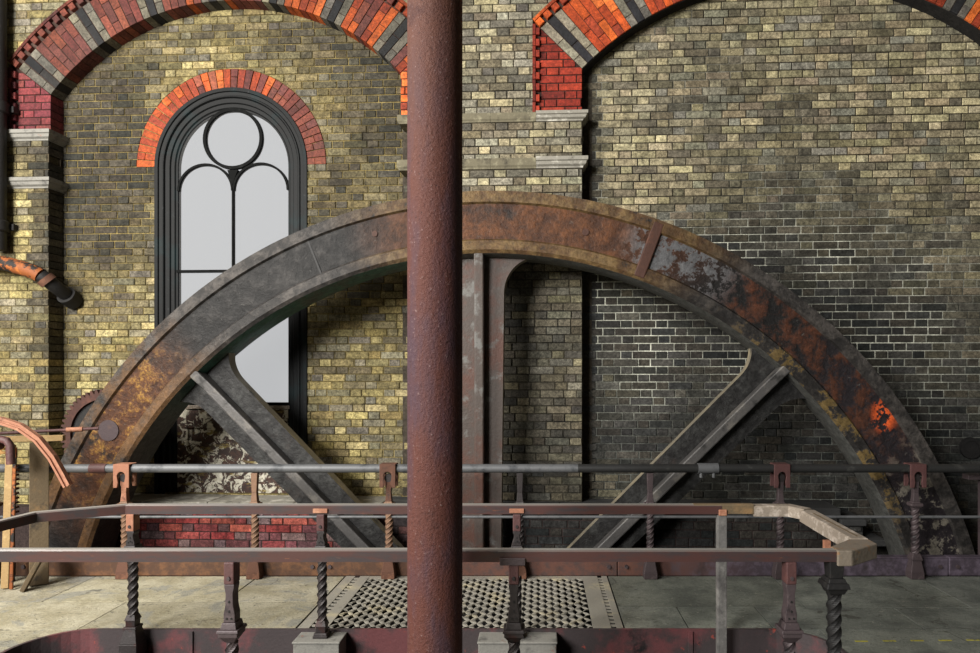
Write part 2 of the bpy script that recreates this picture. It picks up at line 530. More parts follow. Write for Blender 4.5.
def brick_solid(bm, poly, v0, v1, ch=0.004):
    """brick with outline poly in (u,z), face at v0 (chamfered arris), back at v1"""
    n = len(poly)
    cx = sum(p[0] for p in poly) / n; cz = sum(p[1] for p in poly) / n
    def ins(p):
        d = math.hypot(p[0] - cx, p[1] - cz) or 1
        k = min(ch * 1.4 / d, 0.3)
        return (p[0] + (cx - p[0]) * k, p[1] + (cz - p[1]) * k)
    f = [bm.verts.new((ins(p)[0], v0, ins(p)[1])) for p in poly]
    m = [bm.verts.new((p[0], v0 + ch, p[1])) for p in poly]
    b = [bm.verts.new((p[0], v1, p[1])) for p in poly]
    fs = [bm.faces.new(f)]
    for i in range(n):
        j = (i + 1) % n
        fs.append(bm.faces.new((f[i], m[i], m[j], f[j])))
        fs.append(bm.faces.new((m[i], b[i], b[j], m[j])))
    return fs


def mesh_tint(me, cols):
    """cols: list of (n_loops, rgb)"""
    at = me.color_attributes.new('tint', 'FLOAT_COLOR', 'CORNER')
    flat = []
    for n, c in cols:
        flat += [c[0], c[1], c[2], 1.0] * n
    at.data.foreach_set('color', flat)


_bk = {}


def unit_brick(w, h, depth, mat):
    key = (round(w, 3), round(h, 3), round(depth, 3), mat.name)
    if key not in _bk:
        bm = bmesh.new()
        brick_solid(bm, [(-w / 2, -h / 2), (w / 2, -h / 2), (w / 2, h / 2), (-w / 2, h / 2)], 0, depth)
        me = bpy.data.meshes.new('brick')
        bmesh.ops.recalc_face_normals(bm, faces=bm.faces[:])
        bm.to_mesh(me); bm.free()
        me.materials.append(mat)
        mesh_tint(me, [(len(me.loops), (1, 1, 1))])
        _bk[key] = me
    return _bk[key]


def brickwork(parent, bricks, depth, mat, limit=300, stuff_name='brickwork', visible=None, part='brick'):
    """bricks: (poly, full, w, h, v, colour). The largest in view become parts, the rest one stuff part."""
    cand = [i for i, b in enumerate(bricks) if b[1] and (visible is None or visible(*centre(b[0])))]
    cand.sort(key=lambda i: (-area2(bricks[i][0]) > -0.012, math.hypot(centre(bricks[i][0])[0], centre(bricks[i][0])[1] - EYE)))
    if len(bricks) <= limit:
        single = set(range(len(bricks)))
    else:
        single = set(cand[:limit])
    bm = bmesh.new(); cols = []
    for i, (poly, full, w, h, v, c) in enumerate(bricks):
        if i in single and full:
            o = bpy.data.objects.new(part, unit_brick(w, h, depth, mat))
            cu, cz = centre(poly)
            o.location = (cu, v, cz)
            o.color = (c[0], c[1], c[2], 1)
            link(o, parent)
        elif i in single:
            b2 = bmesh.new(); brick_solid(b2, poly, v, v + depth)
            o = mobj(part, b2, mat, parent)
            mesh_tint(o.data, [(len(o.data.loops), (1, 1, 1))])
            o.color = (c[0], c[1], c[2], 1)
        else:
            fs = brick_solid(bm, poly, v, v + depth)
            cols.append((sum(len(f.verts) for f in fs), c))
    if cols:
        me = bpy.data.meshes.new(stuff_name)
        bm.to_mesh(me)
        me.materials.append(mat)
        mesh_tint(me, cols)
        o = bpy.data.objects.new(stuff_name, me)
        link(o, parent)
        o['kind'] = 'stuff'
    bm.free()


def centre(poly):
    n = len(poly)
    return sum(p[0] for p in poly) / n, sum(p[1] for p in poly) / n


def lay(u0, u1, z0, z1, v, colour, clips=(), jit=0.003, phase=0.0, st=0.225, hd=0.1075, pitch=PITCH, bond='flemish'):
    """Flemish bond rows; clips: functions (poly, cu, cz) -> poly"""
    out = []
    row = int(math.floor(z0 / pitch))
    z = row * pitch
    per = st + hd + 2 * JOINT
    while z < z1:
        u = u0 - per * 2 + phase + (per / 2 if row % 2 else 0) + random.uniform(-0.012, 0.012)
        k = 0
        while u < u1:
            if bond == 'flemish': w = st if k % 2 == 0 else hd
            elif bond == 'header': w = hd
            else: w = st
            w *= random.uniform(0.96, 1.04)
            a, b = u, u + w
            zz0, zz1 = z + JOINT / 2, z + pitch - JOINT / 2
            poly = [(a, zz0), (b, zz0), (b, zz1), (a, zz1)]
            full = True
            A0 = area2(poly)
            poly = half(poly, -1, 0, -u0); poly = half(poly, 1, 0, u1) if poly else poly
            poly = half(poly, 0, -1, -z0) if poly else poly
            poly = half(poly, 0, 1, z1) if poly else poly
            for c in clips:
                if len(poly) < 3: break
                poly = c(poly, *centre(poly))
            if len(poly) >= 3:
                ar = area2(poly)
                if ar > 0.0009:
                    full = ar > A0 * 0.999
                    cu, cz = centre(poly)
                    out.append((poly, full, (b - a) if full else 0, (zz1 - zz0), v + random.uniform(-jit, jit), colour(cu, cz)))
            u = b + JOINT
            k += 1
        z += pitch
        row += 1
    # quantise widths so that alike bricks share a mesh
    q = []
    for poly, full, w, h, vv, c in out:
        if full: w = round(w / 0.006) * 0.006
        q.append((poly, full, w, h, vv, c))
    return q


def clip_out_circle(cu0, cz0, R, zmin=-99):
    def f(poly, cu, cz):
        if cz < zmin: return poly
        dx, dz = cu - cu0, cz - cz0
        d = math.hypot(dx, dz) or 1e-6
        nx, nz = dx / d, dz / d
        return half(poly, -nx, -nz, -(nx * cu0 + nz * cz0 + R))
    return f


def clip_jambs(uc, hw, ztop, zbot=-99):
    def f(poly, cu, cz):
        if cz > ztop or cz < zbot: return poly
        return half(poly, 1, 0, uc - hw) if cu < uc else half(poly, -1, 0, -(uc + hw))
    return f


def mortar_sheet(name, u0, u1, z0, z1, v, v_back, colour, clips=(), cu_=0.12, cz_=0.1148, parent=None, m=None):
    """mortar bed behind the brick faces, as small cells that carry the mortar colour"""
    bm = bmesh.new(); cols = []
    nu = int(math.ceil((u1 - u0) / cu_)); nz = int(math.ceil((z1 - z0) / cz_))
    for i in range(nu):
        for j in range(nz):
            a, b = u0 + i * cu_, min(u0 + (i + 1) * cu_, u1)
            c, d = z0 + j * cz_, min(z0 + (j + 1) * cz_, z1)
            poly = [(a, c), (b, c), (b, d), (a, d)]
            for cl in clips:
                if len(poly) < 3: break
                poly = cl(poly, *centre(poly))
            if len(poly) < 3 or area2(poly) < 1e-6: continue
            f = bm.faces.new([bm.verts.new((p[0], v, p[1])) for p in poly])
            bk = bm.faces.new([bm.verts.new((p[0], v_back, p[1])) for p in poly][::-1])
            cc = colour(*centre(poly))
            cols.append((len(poly), cc)); cols.append((len(poly), cc))
    me = bpy.data.meshes.new(name)
    bm.to_mesh(me); bm.free()
    me.materials.append(M['mortar'])
    mesh_tint(me, cols)
    o = bpy.data.objects.new(name, me)
    link(o, parent)
    if m is not None: o.matrix_world = m
    return o


# soot and efflorescence left on the brickwork by a century of steam, plus painted-in pier and spoke shadows: (u, z, ru, rz, strength)
SOOT_SHADE_R = [(2.9, 2.1, 1.7, 0.85, 0.99), (1.6, 2.75, 1.0, 0.40, 0.85), (4.0, 0.9, 1.2, 1.0, 0.97), (1.0, 2.1, 0.9, 0.55, 0.85), (2.0, 2.0, 1.0, 0.8, 0.9),
          (1.1, 1.0, 1.1, 0.7, 0.93), (2.5, 1.0, 1.3, 0.7, 0.96), (3.1, 0.2, 2.0, 0.7, 0.99), (0.8, 5.1, 0.5, 0.3, 0.5), (3.2, 3.0, 0.5, 0.35, 0.6),
          (1.6, 4.4, 0.5, 0.5, 0.45), (2.3, 3.5, 0.5, 0.5, 0.4), (2.6, 4.2, 0.3, 0.35, 0.4), (0.5, 2.6, 0.13, 2.6, 0.98)]  # last entry paints the pier's cast shadow beside its edge
SOOT_SHADE_P = [(0.0, 0.5, 0.6, 1.0, 0.85), (-0.25, 1.9, 0.2, 1.0, 0.75), (-0.75, 5.2, 0.4, 0.5, 0.4), (0.1, 2.5, 0.5, 0.4, 0.55), (-0.5, 4.4, 0.25, 0.3, 0.3)]  # second entry paints the shadow cast by the upright spoke
SOOT_L = [(-4.45, 3.8, 0.5, 0.8, 0.9), (-4.55, 4.4, 0.4, 0.4, 0.8), (-1.55, 4.6, 0.5, 0.6, 0.6), (-4.45, 3.85, 0.62, 0.7, 0.98), (-4.5, 3.0, 0.42, 0.55, 0.92), (-1.6, 4.0, 0.6, 1.0, 0.82), (-2.1, 4.95, 1.0, 0.45, 0.7), (-3.1, 5.1, 0.8, 0.25, 0.45),
          (-2.1, 3.15, 0.26, 0.8, 0.88), (-4.4, 4.8, 0.6, 0.5, 0.7), (-4.95, 2.9, 0.16, 1.8, 0.85), (-1.9, 2.7, 0.7, 0.4, 0.6), (-5.3, 3.85, 0.5, 0.25, 0.5), (-1.3, 1.2, 0.3, 0.5, 0.4)]


def soot_shade(lst, u, z):
    k = 1.0
    for a, b, ru, rz, s in lst:
        d = ((u - a) / ru) ** 2 + ((z - b) / rz) ** 2
        if d < 6: k *= 1 - s * math.exp(-d * 0.8)
    n = noise.noise(Vector((u * 1.9, z * 1.9, 3.3))) * 0.6 + noise.noise(Vector((u * 5, z * 5, 9.1))) * 0.4
    return max(0.0, min(1.0, k * (1 + 0.6 * n) + 0.05 * n))


def pick(pal):
    c = random.choice(pal)
    f = random.uniform(0.82, 1.2)
    return (c[0] * f, c[1] * f * random.uniform(0.97, 1.03), c[2] * f * random.uniform(0.93, 1.07))


def lerp(a, b, t): return tuple(a[i] + (b[i] - a[i]) * t for i in range(3))


PAL_R = [srgb(*c)[:3] for c in ((148, 140, 112), (138, 130, 102), (164, 154, 122), (122, 116, 96), (142, 130, 106), (128, 125, 110), (104, 98, 80), (154, 143, 114), (114, 106, 84))]
PAL_P = [srgb(*c)[:3] for c in ((140, 131, 105), (122, 115, 95), (154, 144, 114), (100, 95, 82), (128, 124, 108), (108, 99, 80), (90, 86, 76))]
PAL_L = [srgb(*c)[:3] for c in ((144, 131, 89), (127, 115, 78), (153, 141, 100), (111, 102, 75), (102, 97, 84), (133, 118, 76), (95, 87, 67), (120, 114, 93), (115, 105, 71))]
DARK = [srgb(*c)[:3] for c in ((44, 45, 45), (42, 41, 40), (33, 35, 35), (50, 47, 43), (58, 57, 55))]
BEIGE_M = srgb(150, 134, 86)[:3]
DARK_M = srgb(72, 66, 54)[:3]
PALE_M = srgb(186, 186, 172)[:3]


def col_fn(pal, lst):
    def f(u, z):
        s = soot_shade(lst, u, z)
        s = max(0, min(1, s + random.uniform(-0.2, 0.16) * (0.25 + 0.75 * s)))
        d = random.choice(DARK)
        if pal is PAL_L: d = (d[0] * 1.1, d[1] * 0.98, d[2] * 0.78)
        return lerp(d, pick(pal), s ** 1.1)
    return f


def mor_fn(lst, clean, dirty):
    def f(u, z):
        s = soot_shade(lst, u, z)
        n = noise.noise(Vector((u * 3.1, z * 3.1, 17.0)))
        c = lerp(dirty, clean, max(0, min(1, s * 1.3 - 0.1)))
        k = 0.75 + 0.9 * n
        return tuple(max(0.012, x * k) for x in c)
    return f


def mor_right(u, z):
    s = soot_shade(SOOT_SHADE_R, u, z)
    n = noise.noise(Vector((u * 2.3, z * 2.3, 17.0)))
    c = lerp(PALE_M, DARK_M, max(0, min(1, s * 1.5 - 0.15)))
    low = max(0.0, min(1.0, (1.9 - z) / 1.0))      # mortar near the pit is as black as the bricks
    c = lerp(c, srgb(74, 78, 76)[:3], low * 0.85)
    if u < 0.60: c = tuple(x * 0.25 for x in c)     # pier's cast shadow painted down the corner of the bay
    return tuple(max(0.012, x * (0.72 + 0.95 * n)) for x in c)


# wheel hub (in the wall frame)
HU, HZ, RO = -0.435, -1.09, 4.293


def vis_bay(u, z):
    d = math.hypot(u - HU, z - HZ)
    if z < 0.75 or (3.6 < d < 4.8): return False
    return True


# ---- arches (in the wall frame)
AL = (-3.103, 2.99, 2.352, 0.53)      # left arch: centre u, z, radius of the soffit
AR = (2.454, 2.544, 2.877, 0.67)      # right arch
PL0, PL1 = -7.3, -4.955         # left pier
PC0, PC1 = -1.29, 0.416         # centre pier
PR0, PR1 = 4.49, 7.3            # right pier
WV = -0.2                       # face of the piers
ZT = 6.3
WC, WS, WR, WRR = -3.175, 3.74, 0.80, 1.0   # window centre, springing, frame radius, brick ring radius
WSILL = 0.372

# ------------------------------------------------------------------ back wall, left bay
rng_state = 1
clipsL = [clip_jambs(WC, WR, WS, WSILL), clip_out_circle(WC, WS, WRR, WS)]
wl = mortar_sheet('wall_left_bay', PL1 - 0.1, PC0 + 0.1, -0.3, 5.55, 0.009, 0.30, mor_fn(SOOT_L, srgb(112, 99, 62)[:3], srgb(110, 97, 60)[:3]),
                  [clip_jambs(WC, WR - 0.03, WS, WSILL), clip_out_circle(WC, WS, WR - 0.02, WS)], m=BACK)
tag(wl, 'recessed yellow stock-brick wall bay around the arched window', 'wall', kind='structure')
bl = lay(PL1 - 0.02, PC0 + 0.02, -0.3, 5.5, 0.0, col_fn(PAL_L, SOOT_L), clipsL)
bl = [b for b in bl if math.hypot(centre(b[0])[0] - AL[0], centre(b[0])[1] - AL[1]) < AL[2] + 0.12 or centre(b[0])[1] < 4.3]
brickwork(wl, bl, 0.06, M['brick'], visible=vis_bay)

# right bay
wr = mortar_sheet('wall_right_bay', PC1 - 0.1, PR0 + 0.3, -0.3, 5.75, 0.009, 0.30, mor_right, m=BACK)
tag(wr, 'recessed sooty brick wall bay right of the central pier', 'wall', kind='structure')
br = lay(PC1 - 0.02, PR0 + 0.05, -0.3, 5.7, 0.0, col_fn(PAL_R, SOOT_SHADE_R), jit=0.005)
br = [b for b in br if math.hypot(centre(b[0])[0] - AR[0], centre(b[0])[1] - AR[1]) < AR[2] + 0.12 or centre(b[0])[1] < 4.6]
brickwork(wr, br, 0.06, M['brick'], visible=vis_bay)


# ---- piers and spandrels
def clip_springer(u_out, side, z_top_fn, zbot):
    """remove the zone of the red springer block: between u_out and the pier edge, above zbot"""
    def f(poly, cu, cz):
        if cz < zbot: return poly
        if side > 0:   # block lies at u > u_out
            return half(poly, 1, 0, u_out) if cz < z_top_fn else poly
        return half(poly, -1, 0, -u_out) if cz < z_top_fn else poly
    return f


IMP_L, IMP_C = 4.02, 4.10       # tops of the upper imposts lie 0.04 above these


def on(c, r, a): return (c[0] + r * math.cos(a), c[1] + r * math.sin(a))


aL0 = math.acos((PL1 - AL[0]) / AL[2])            # where each soffit meets the edge of its pier
aL1 = math.acos((PC0 - 0.075 - AL[0]) / AL[2])
aR0 = math.acos((PC1 - AR[0]) / AR[2])
aR1 = PI - aR0
ring_out_L = AL[2] + AL[3]
ring_out_R = AR[2] + AR[3]
ULO, ZLO = on(AL, ring_out_L, aL0)                # outer corners of the springers
UCO, ZCO = on(AL, ring_out_L, aL1)
URO, ZRO = on(AR, ring_out_R, aR0)


def pier(name, label, u0, u1, z_lo, z_hi, clips, pal, lst, mcol, depth=0.19):
    w = mortar_sheet(name, u0 + 0.006, u1 - 0.006, z_lo, z_hi, WV + 0.010, WV + 0.16, mcol, clips, m=BACK)
    tag(w, label, 'wall', kind='structure')
    b = lay(max(u0, -7.28), min(u1, 7.28), z_lo, z_hi, WV, col_fn(pal, lst), clips, jit=0.004)
    brickwork(w, b, depth, M['brick'], visible=vis_bay)
    return w


MID = -3.10
cl_left = [clip_out_circle(AL[0], AL[1], ring_out_L, ZLO), clip_springer(ULO, 1, ZLO, IMP_L)]
# everything right of the pier edge exists only above the arch
def clip_edge(u_edge, side, zspring):
    def f(poly, cu, cz):
        if cz > zspring: return poly
        return half(poly, 1, 0, u_edge) if side > 0 else half(poly, -1, 0, -u_edge)
    return f


pier('wall_left_pier', 'brick pier at the far left edge carrying the red arch', PL0, MID, -0.3, ZT,
     [clip_edge(PL1, 1, ZLO)] + cl_left, PAL_L, SOOT_L, mor_fn(SOOT_L, srgb(110, 98, 66)[:3], srgb(70, 62, 48)[:3]))
cl_mid = [clip_edge(PC1, 1, ZRO), clip_edge(PC0, -1, ZCO),
          clip_out_circle(AR[0], AR[1], ring_out_R, ZRO), clip_springer(URO, 1, ZRO, IMP_C),
          clip_out_circle(AL[0], AL[1], ring_out_L, ZCO), clip_springer(UCO, -1, ZCO, IMP_C)]


def guard(c, lo, hi):
    def f(poly, cu, cz): return c(poly, cu, cz) if lo < cu < hi else poly
    return f


cl_mid = [guard(cl_mid[0], -0.4, 9), guard(cl_mid[1], -9, -0.5), guard(cl_mid[2], -0.4, 9), guard(cl_mid[3], -0.4, 9),
          guard(cl_mid[4], -9, -0.5), guard(cl_mid[5], -9, -0.5)]
pier('wall_center_pier', 'pale stock-brick pier between the two red arches', MID, AR[0], -0.3, ZT, cl_mid, PAL_P, SOOT_SHADE_P,
     mor_fn(SOOT_SHADE_P, srgb(74, 68, 56)[:3], srgb(60, 58, 50)[:3]))
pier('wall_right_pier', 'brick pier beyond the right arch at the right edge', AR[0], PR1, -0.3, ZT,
     [clip_edge(PR0, -1, ZRO), clip_out_circle(AR[0], AR[1], ring_out_R, ZRO), clip_springer(2 * AR[0] - URO, -1, ZRO, IMP_C)], PAL_R, SOOT_SHADE_R, mor_right)

# ------------------------------------------------------------------ red arches
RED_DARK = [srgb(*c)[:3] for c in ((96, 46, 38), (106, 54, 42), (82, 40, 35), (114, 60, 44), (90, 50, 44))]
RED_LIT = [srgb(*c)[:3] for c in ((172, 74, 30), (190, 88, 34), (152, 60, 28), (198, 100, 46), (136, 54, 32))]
GREYB = [srgb(*c)[:3] for c in ((112, 107, 96), (98, 94, 84), (124, 117, 100))]
BLACKB = [srgb(*c)[:3] for c in ((34, 34, 36), (28, 28, 30), (44, 42, 42))]


def arc_poly(c, r0, r1, a0, a1, n=2):
    pts = [(c[0] + r0 * math.cos(a0 + (a1 - a0) * i / n), c[1] + r0 * math.sin(a0 + (a1 - a0) * i / n)) for i in range(n + 1)]
    pts += [(c[0] + r1 * math.cos(a1 + (a0 - a1) * i / n), c[1] + r1 * math.sin(a1 + (a0 - a1) * i / n)) for i in range(n + 1)]
    return pts


def red_arch(name, label, c, a_start, a_end, pal_fn, phase=0, tone=1.0):
    """ring of radial brick courses from a_start to a_end (radians, falling), striped grey-black-grey"""
    R, RING = c[2], c[3]
    r_teeth = R + RING - 0.10
    o = empty(name, mat=BACK)
    tag(o, label, 'arch', kind='structure')
    n = int(round((a_start - a_end) * R / PITCH))
    da = (a_start - a_end) / n
    gap = 0.0035
    for k in range(n):
        a1 = a_start - k * da
        a0 = a1 - da
        ph = (k + phase) % 8
        if ph in (0, 2): kind = 'g'
        elif ph == 1: kind = 'b'
        else: kind = 'r'
        # three bricks across, bonds broken in alternate courses
        cuts = [R, R + 0.225, r_teeth] if k % 2 else [R, R + 0.11, R + 0.335, r_teeth]
        for r0, r1 in zip(cuts[:-1], cuts[1:]):
            amid = (a0 + a1) / 2
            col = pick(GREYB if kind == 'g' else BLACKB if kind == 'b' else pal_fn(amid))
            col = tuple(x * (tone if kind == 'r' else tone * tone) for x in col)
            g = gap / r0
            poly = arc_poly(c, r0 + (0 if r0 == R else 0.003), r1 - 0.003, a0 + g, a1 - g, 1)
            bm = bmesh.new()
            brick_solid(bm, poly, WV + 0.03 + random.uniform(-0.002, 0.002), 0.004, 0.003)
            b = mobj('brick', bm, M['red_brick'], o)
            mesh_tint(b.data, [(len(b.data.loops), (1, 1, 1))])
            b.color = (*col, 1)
    # dog-tooth ring of projecting bricks round the outside
    nt_ = int(round((a_start - a_end) * (R + RING) / 0.105))
    dt = (a_start - a_end) / nt_
    for k in range(nt_):
        a1 = a_start - k * dt
        col = tuple(x * tone for x in pick(pal_fn(a1)))
        bm = bmesh.new()
        brick_solid(bm, arc_poly(c, r_teeth + 0.004, R + RING - 0.03, a1 - dt * 0.62, a1, 1), WV - 0.004, -0.06, 0.004)
        b = mobj('dogtooth_brick', bm, M['red_brick'], o)
        mesh_tint(b.data, [(len(b.data.loops), (1, 1, 1))]); b.color = (*col, 1)
        bm = bmesh.new()
        brick_solid(bm, arc_poly(c, R + RING - 0.026, R + RING + 0.004, a1 - dt * 0.98, a1, 1), WV - 0.006, -0.06, 0.003)
        b = mobj('edge_brick', bm, M['red_brick'], o)
        mesh_tint(b.data, [(len(b.data.loops), (1, 1, 1))]); b.color = (*tuple(x * 0.7 for x in col), 1)
    # mortar core
    bm = bmesh.new()
    nn = 64
    path = []
    for i in range(nn + 1):
        a = a_start + (a_end - a_start) * i / nn
        d = Vector((math.cos(a), 0, math.sin(a)))
        path.append((Vector((c[0], 0, c[1])), d, Vector((0, 1, 0))))
    sweep(bm, path, [(R + 0.006, WV + 0.038), (R + RING, WV + 0.038), (R + RING, 0.02), (R + 0.006, 0.02)])
    mo = mobj('mortar_core', bm, M['mortar'], o)
    mesh_tint(mo.data, [(len(mo.data.loops), srgb(60, 46, 40)[:3])])
    return o


def springer(o, u_in, u_out, z0, z_in, z_out, pal, u_teeth):
    """upright block of red bricks under the foot of an arch, top cut on the skew"""
    s = 1 if u_in > u_out else -1
    lo, hi = min(u_in, u_out), max(u_in, u_out)
    dx, dz = u_out - u_in, z_out - z_in
    nx, nz = -dz, dx
    if nz < 0: nx, nz = -nx, -nz
    L = math.hypot(nx, nz); nx, nz = nx / L, nz / L
    d = nx * u_in + nz * z_in
    def cut(poly, cu, cz): return half(poly, nx, nz, d - 0.003)
    # field of the block
    fl, fh = (u_teeth, u_in) if s > 0 else (u_in, u_teeth)
    bs = lay(fl, fh, z0 + 0.003, max(z_in, z_out), WV + 0.03, lambda u, z: pick(pal), [cut], jit=0.002)
    for poly, full, w, h, v, c in bs:
        bm = bmesh.new(); brick_solid(bm, poly, v, 0.004, 0.003)
        b = mobj('brick', bm, M['red_brick'], o)
        mesh_tint(b.data, [(len(b.data.loops), (1, 1, 1))]); b.color = (*c, 1)
    z = z0 + 0.004
    k = 0
    while z < z_out - 0.07:
        bm = bmesh.new()
        a, b_ = sorted((u_teeth - s * 0.006, u_out + s * 0.03))
        brick_solid(bm, [(a, z), (b_, z), (b_, z + 0.066), (a, z + 0.066)], WV - 0.004, -0.06, 0.004)
        b = mobj('dogtooth_brick', bm, M['red_brick'], o)
        mesh_tint(b.data, [(len(b.data.loops), (1, 1, 1))]); b.color = (*pick(pal), 1)
        bm = bmesh.new()
        a, b_ = sorted((u_out + s * 0.026, u_out - s * 0.004))
        brick_solid(bm, [(a, z), (b_, z), (b_, z + 0.103), (a, z + 0.103)], WV - 0.006, -0.06, 0.003)
        b = mobj('edge_brick', bm, M['red_brick'], o)
        mesh_tint(b.data, [(len(b.data.loops), (1, 1, 1))]); b.color = (*tuple(x * 0.7 for x in pick(pal)), 1)
        z += 0.108
    bm = bmesh.new()
    poly = half([(lo + 0.002, z0), (hi - 0.008, z0), (hi - 0.008, max(z_in, z_out)), (lo + 0.002, max(z_in, z_out))], nx, nz, d)
    prism(bm, poly, WV + 0.04, 0.0)
    mo = mobj('mortar_core', bm, M['mortar'], o)
    mesh_tint(mo.data, [(len(mo.data.loops), srgb(52, 36, 32)[:3])])


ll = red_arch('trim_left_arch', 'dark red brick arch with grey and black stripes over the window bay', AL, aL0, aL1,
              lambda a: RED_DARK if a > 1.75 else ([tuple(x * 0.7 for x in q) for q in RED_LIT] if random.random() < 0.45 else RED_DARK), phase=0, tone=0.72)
pin, pout = on(AL, AL[2], aL0), on(AL, ring_out_L, aL0)
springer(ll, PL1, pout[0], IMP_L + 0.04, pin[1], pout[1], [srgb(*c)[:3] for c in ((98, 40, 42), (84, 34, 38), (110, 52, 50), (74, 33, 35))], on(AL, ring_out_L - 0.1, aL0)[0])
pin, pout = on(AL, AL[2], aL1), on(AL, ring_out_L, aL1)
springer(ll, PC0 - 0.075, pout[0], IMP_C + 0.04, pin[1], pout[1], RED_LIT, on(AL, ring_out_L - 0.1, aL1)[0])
rr_ = red_arch('trim_right_arch', 'orange-red brick arch with grey and black stripes over the sooty bay', AR, aR0, aR1,
               lambda a: RED_LIT, phase=0)
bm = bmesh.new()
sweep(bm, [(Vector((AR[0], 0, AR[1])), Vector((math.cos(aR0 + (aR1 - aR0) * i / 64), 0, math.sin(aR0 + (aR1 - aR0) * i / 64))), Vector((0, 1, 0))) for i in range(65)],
      [(AR[2] - 0.007, WV + 0.05), (AR[2] - 0.001, WV + 0.05), (AR[2] - 0.001, 0.0), (AR[2] - 0.007, 0.0)])  # added lining, its dark colour stands in for the soffit's shade
mo = mobj('soffit_shade', bm, M['mortar'], rr_)
mesh_tint(mo.data, [(len(mo.data.loops), srgb(34, 32, 31)[:3])]); mo['label'] = 'dark lining added for the shade under the arch'
pin, pout = on(AR, AR[2], aR0), on(AR, ring_out_R, aR0)
springer(rr_, PC1, pout[0], IMP_C + 0.04, pin[1], pout[1], [srgb(*c)[:3] for c in ((122, 38, 24), (108, 32, 20), (136, 46, 28), (96, 30, 22))], on(AR, ring_out_R - 0.1, aR0)[0])
pin, pout = on(AR, AR[2], aR1), on(AR, ring_out_R, aR1)
springer(rr_, PR0, pout[0], IMP_C + 0.04, pin[1], pout[1], RED_LIT, on(AR, ring_out_R - 0.1, aR1)[0])


# ---- imposts: moulded stone bands on the piers
def impost(name, label, u0, u1, ztop, h, ret_l=False, ret_r=False, worn=None, mat=None):
    o = empty(name, mat=BACK)
    tag(o, label, 'moulding', kind='structure')
    prof = [(0.0, 0), (0.0, -h * 0.15), (0.012, -h * 0.2), (0.018, -h * 0.55), (0.05, -h * 0.75), (0.055, -h), (0.0, -h)]
    prof = [(0.058, 0.0), (0.058, -h * 0.35), (0.044, -h * 0.42), (0.036, -h * 0.7), (0.012, -h * 0.85), (0.008, -h), (-0.10, -h), (-0.10, 0.0)]
    Lx = u1 - u0
    n = max(1, int(round(Lx / 0.45)))
    for i in range(n):
        a = u0 + Lx * i / n + (0.003 if i else 0); b = u0 + Lx * (i + 1) / n
        bm = bmesh.new()
        path = []
        if i == n - 1 and ret_r:
            path = [(Vector((a, WV, ztop)), Vector((0, -1, 0)), Vector((0, 0, 1))),
                    (Vector((b, WV, ztop)), Vector((1, -1, 0)), Vector((0, 0, 1))),
                    (Vector((b, 0.0, ztop)), Vector((1, 0, 0)), Vector((0, 0, 1)))]
        elif i == 0 and ret_l:
            path = [(Vector((a, 0.0, ztop)), Vector((-1, 0, 0)), Vector((0, 0, 1))),
                    (Vector((a, WV, ztop)), Vector((-1, -1, 0)), Vector((0, 0, 1))),
                    (Vector((b, WV, ztop)), Vector((0, -1, 0)), Vector((0, 0, 1)))]
        else:
            path = [(Vector((a, WV, ztop)), Vector((0, -1, 0)), Vector((0, 0, 1))), (Vector((b, WV, ztop)), Vector((0, -1, 0)), Vector((0, 0, 1)))]
        flat = worn is not None and b < worn
        sweep(bm, path, [(min(q[0], 0.022), q[1]) for q in prof] if flat else prof)
        mobj('moulding_stone', bm, M['worn_stone'] if flat else (mat or M['stone']), o)
    return o


impost('trim_left_upper_impost', 'upper moulded stone band on the left pier under the red springer', -7.28, PL1, IMP_L + 0.04, 0.10, ret_r=True, mat=M['grey_block'])
impost('trim_left_lower_impost', 'lower moulded stone band on the left pier', -7.28, PL1, 3.58, 0.10, ret_r=True, mat=M['grey_block'])
impost('trim_center_upper_impost', 'upper stone band on the central pier under the red springer', PC0 - 0.075, PC1, IMP_C + 0.04, 0.085, True, True, 0.0)
impost('trim_center_lower_impost', 'lower chipped stone band on the central pier', PC0 - 0.075, PC1, 3.70, 0.10, True, True, 0.0)
impost('trim_right_upper_impost', 'upper stone band on the pier beyond the right arch', PR0, 7.28, IMP_C + 0.04, 0.085, ret_l=True)
impost('trim_right_lower_impost', 'lower stone band on the pier beyond the right arch', PR0, 7.28, 3.70, 0.10, ret_l=True)

# ------------------------------------------------------------------ the arched window
wa = empty('trim_window_arch', mat=BACK)
tag(wa, 'ring of red bricks on edge round the head of the window', 'arch', kind='structure')
nv = 38
for k in range(nv):
    a1 = PI - PI * k / nv
    a0 = PI - PI * (k + 1) / nv
    t_ = k / nv
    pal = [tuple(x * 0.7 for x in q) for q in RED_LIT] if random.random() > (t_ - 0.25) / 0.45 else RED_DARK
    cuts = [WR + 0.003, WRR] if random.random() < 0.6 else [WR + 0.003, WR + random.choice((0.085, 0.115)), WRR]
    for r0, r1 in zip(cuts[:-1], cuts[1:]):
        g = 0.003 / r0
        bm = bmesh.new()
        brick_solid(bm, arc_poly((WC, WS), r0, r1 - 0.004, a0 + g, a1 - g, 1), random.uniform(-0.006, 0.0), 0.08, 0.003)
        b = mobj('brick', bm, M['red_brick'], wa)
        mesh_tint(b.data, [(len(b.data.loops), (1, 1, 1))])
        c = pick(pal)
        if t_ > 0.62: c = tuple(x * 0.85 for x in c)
        b.color = (*c, 1)

win = empty('window_1', mat=BACK)
tag(win, 'tall round-headed window with a circle above two arched lights', 'window', kind='structure')


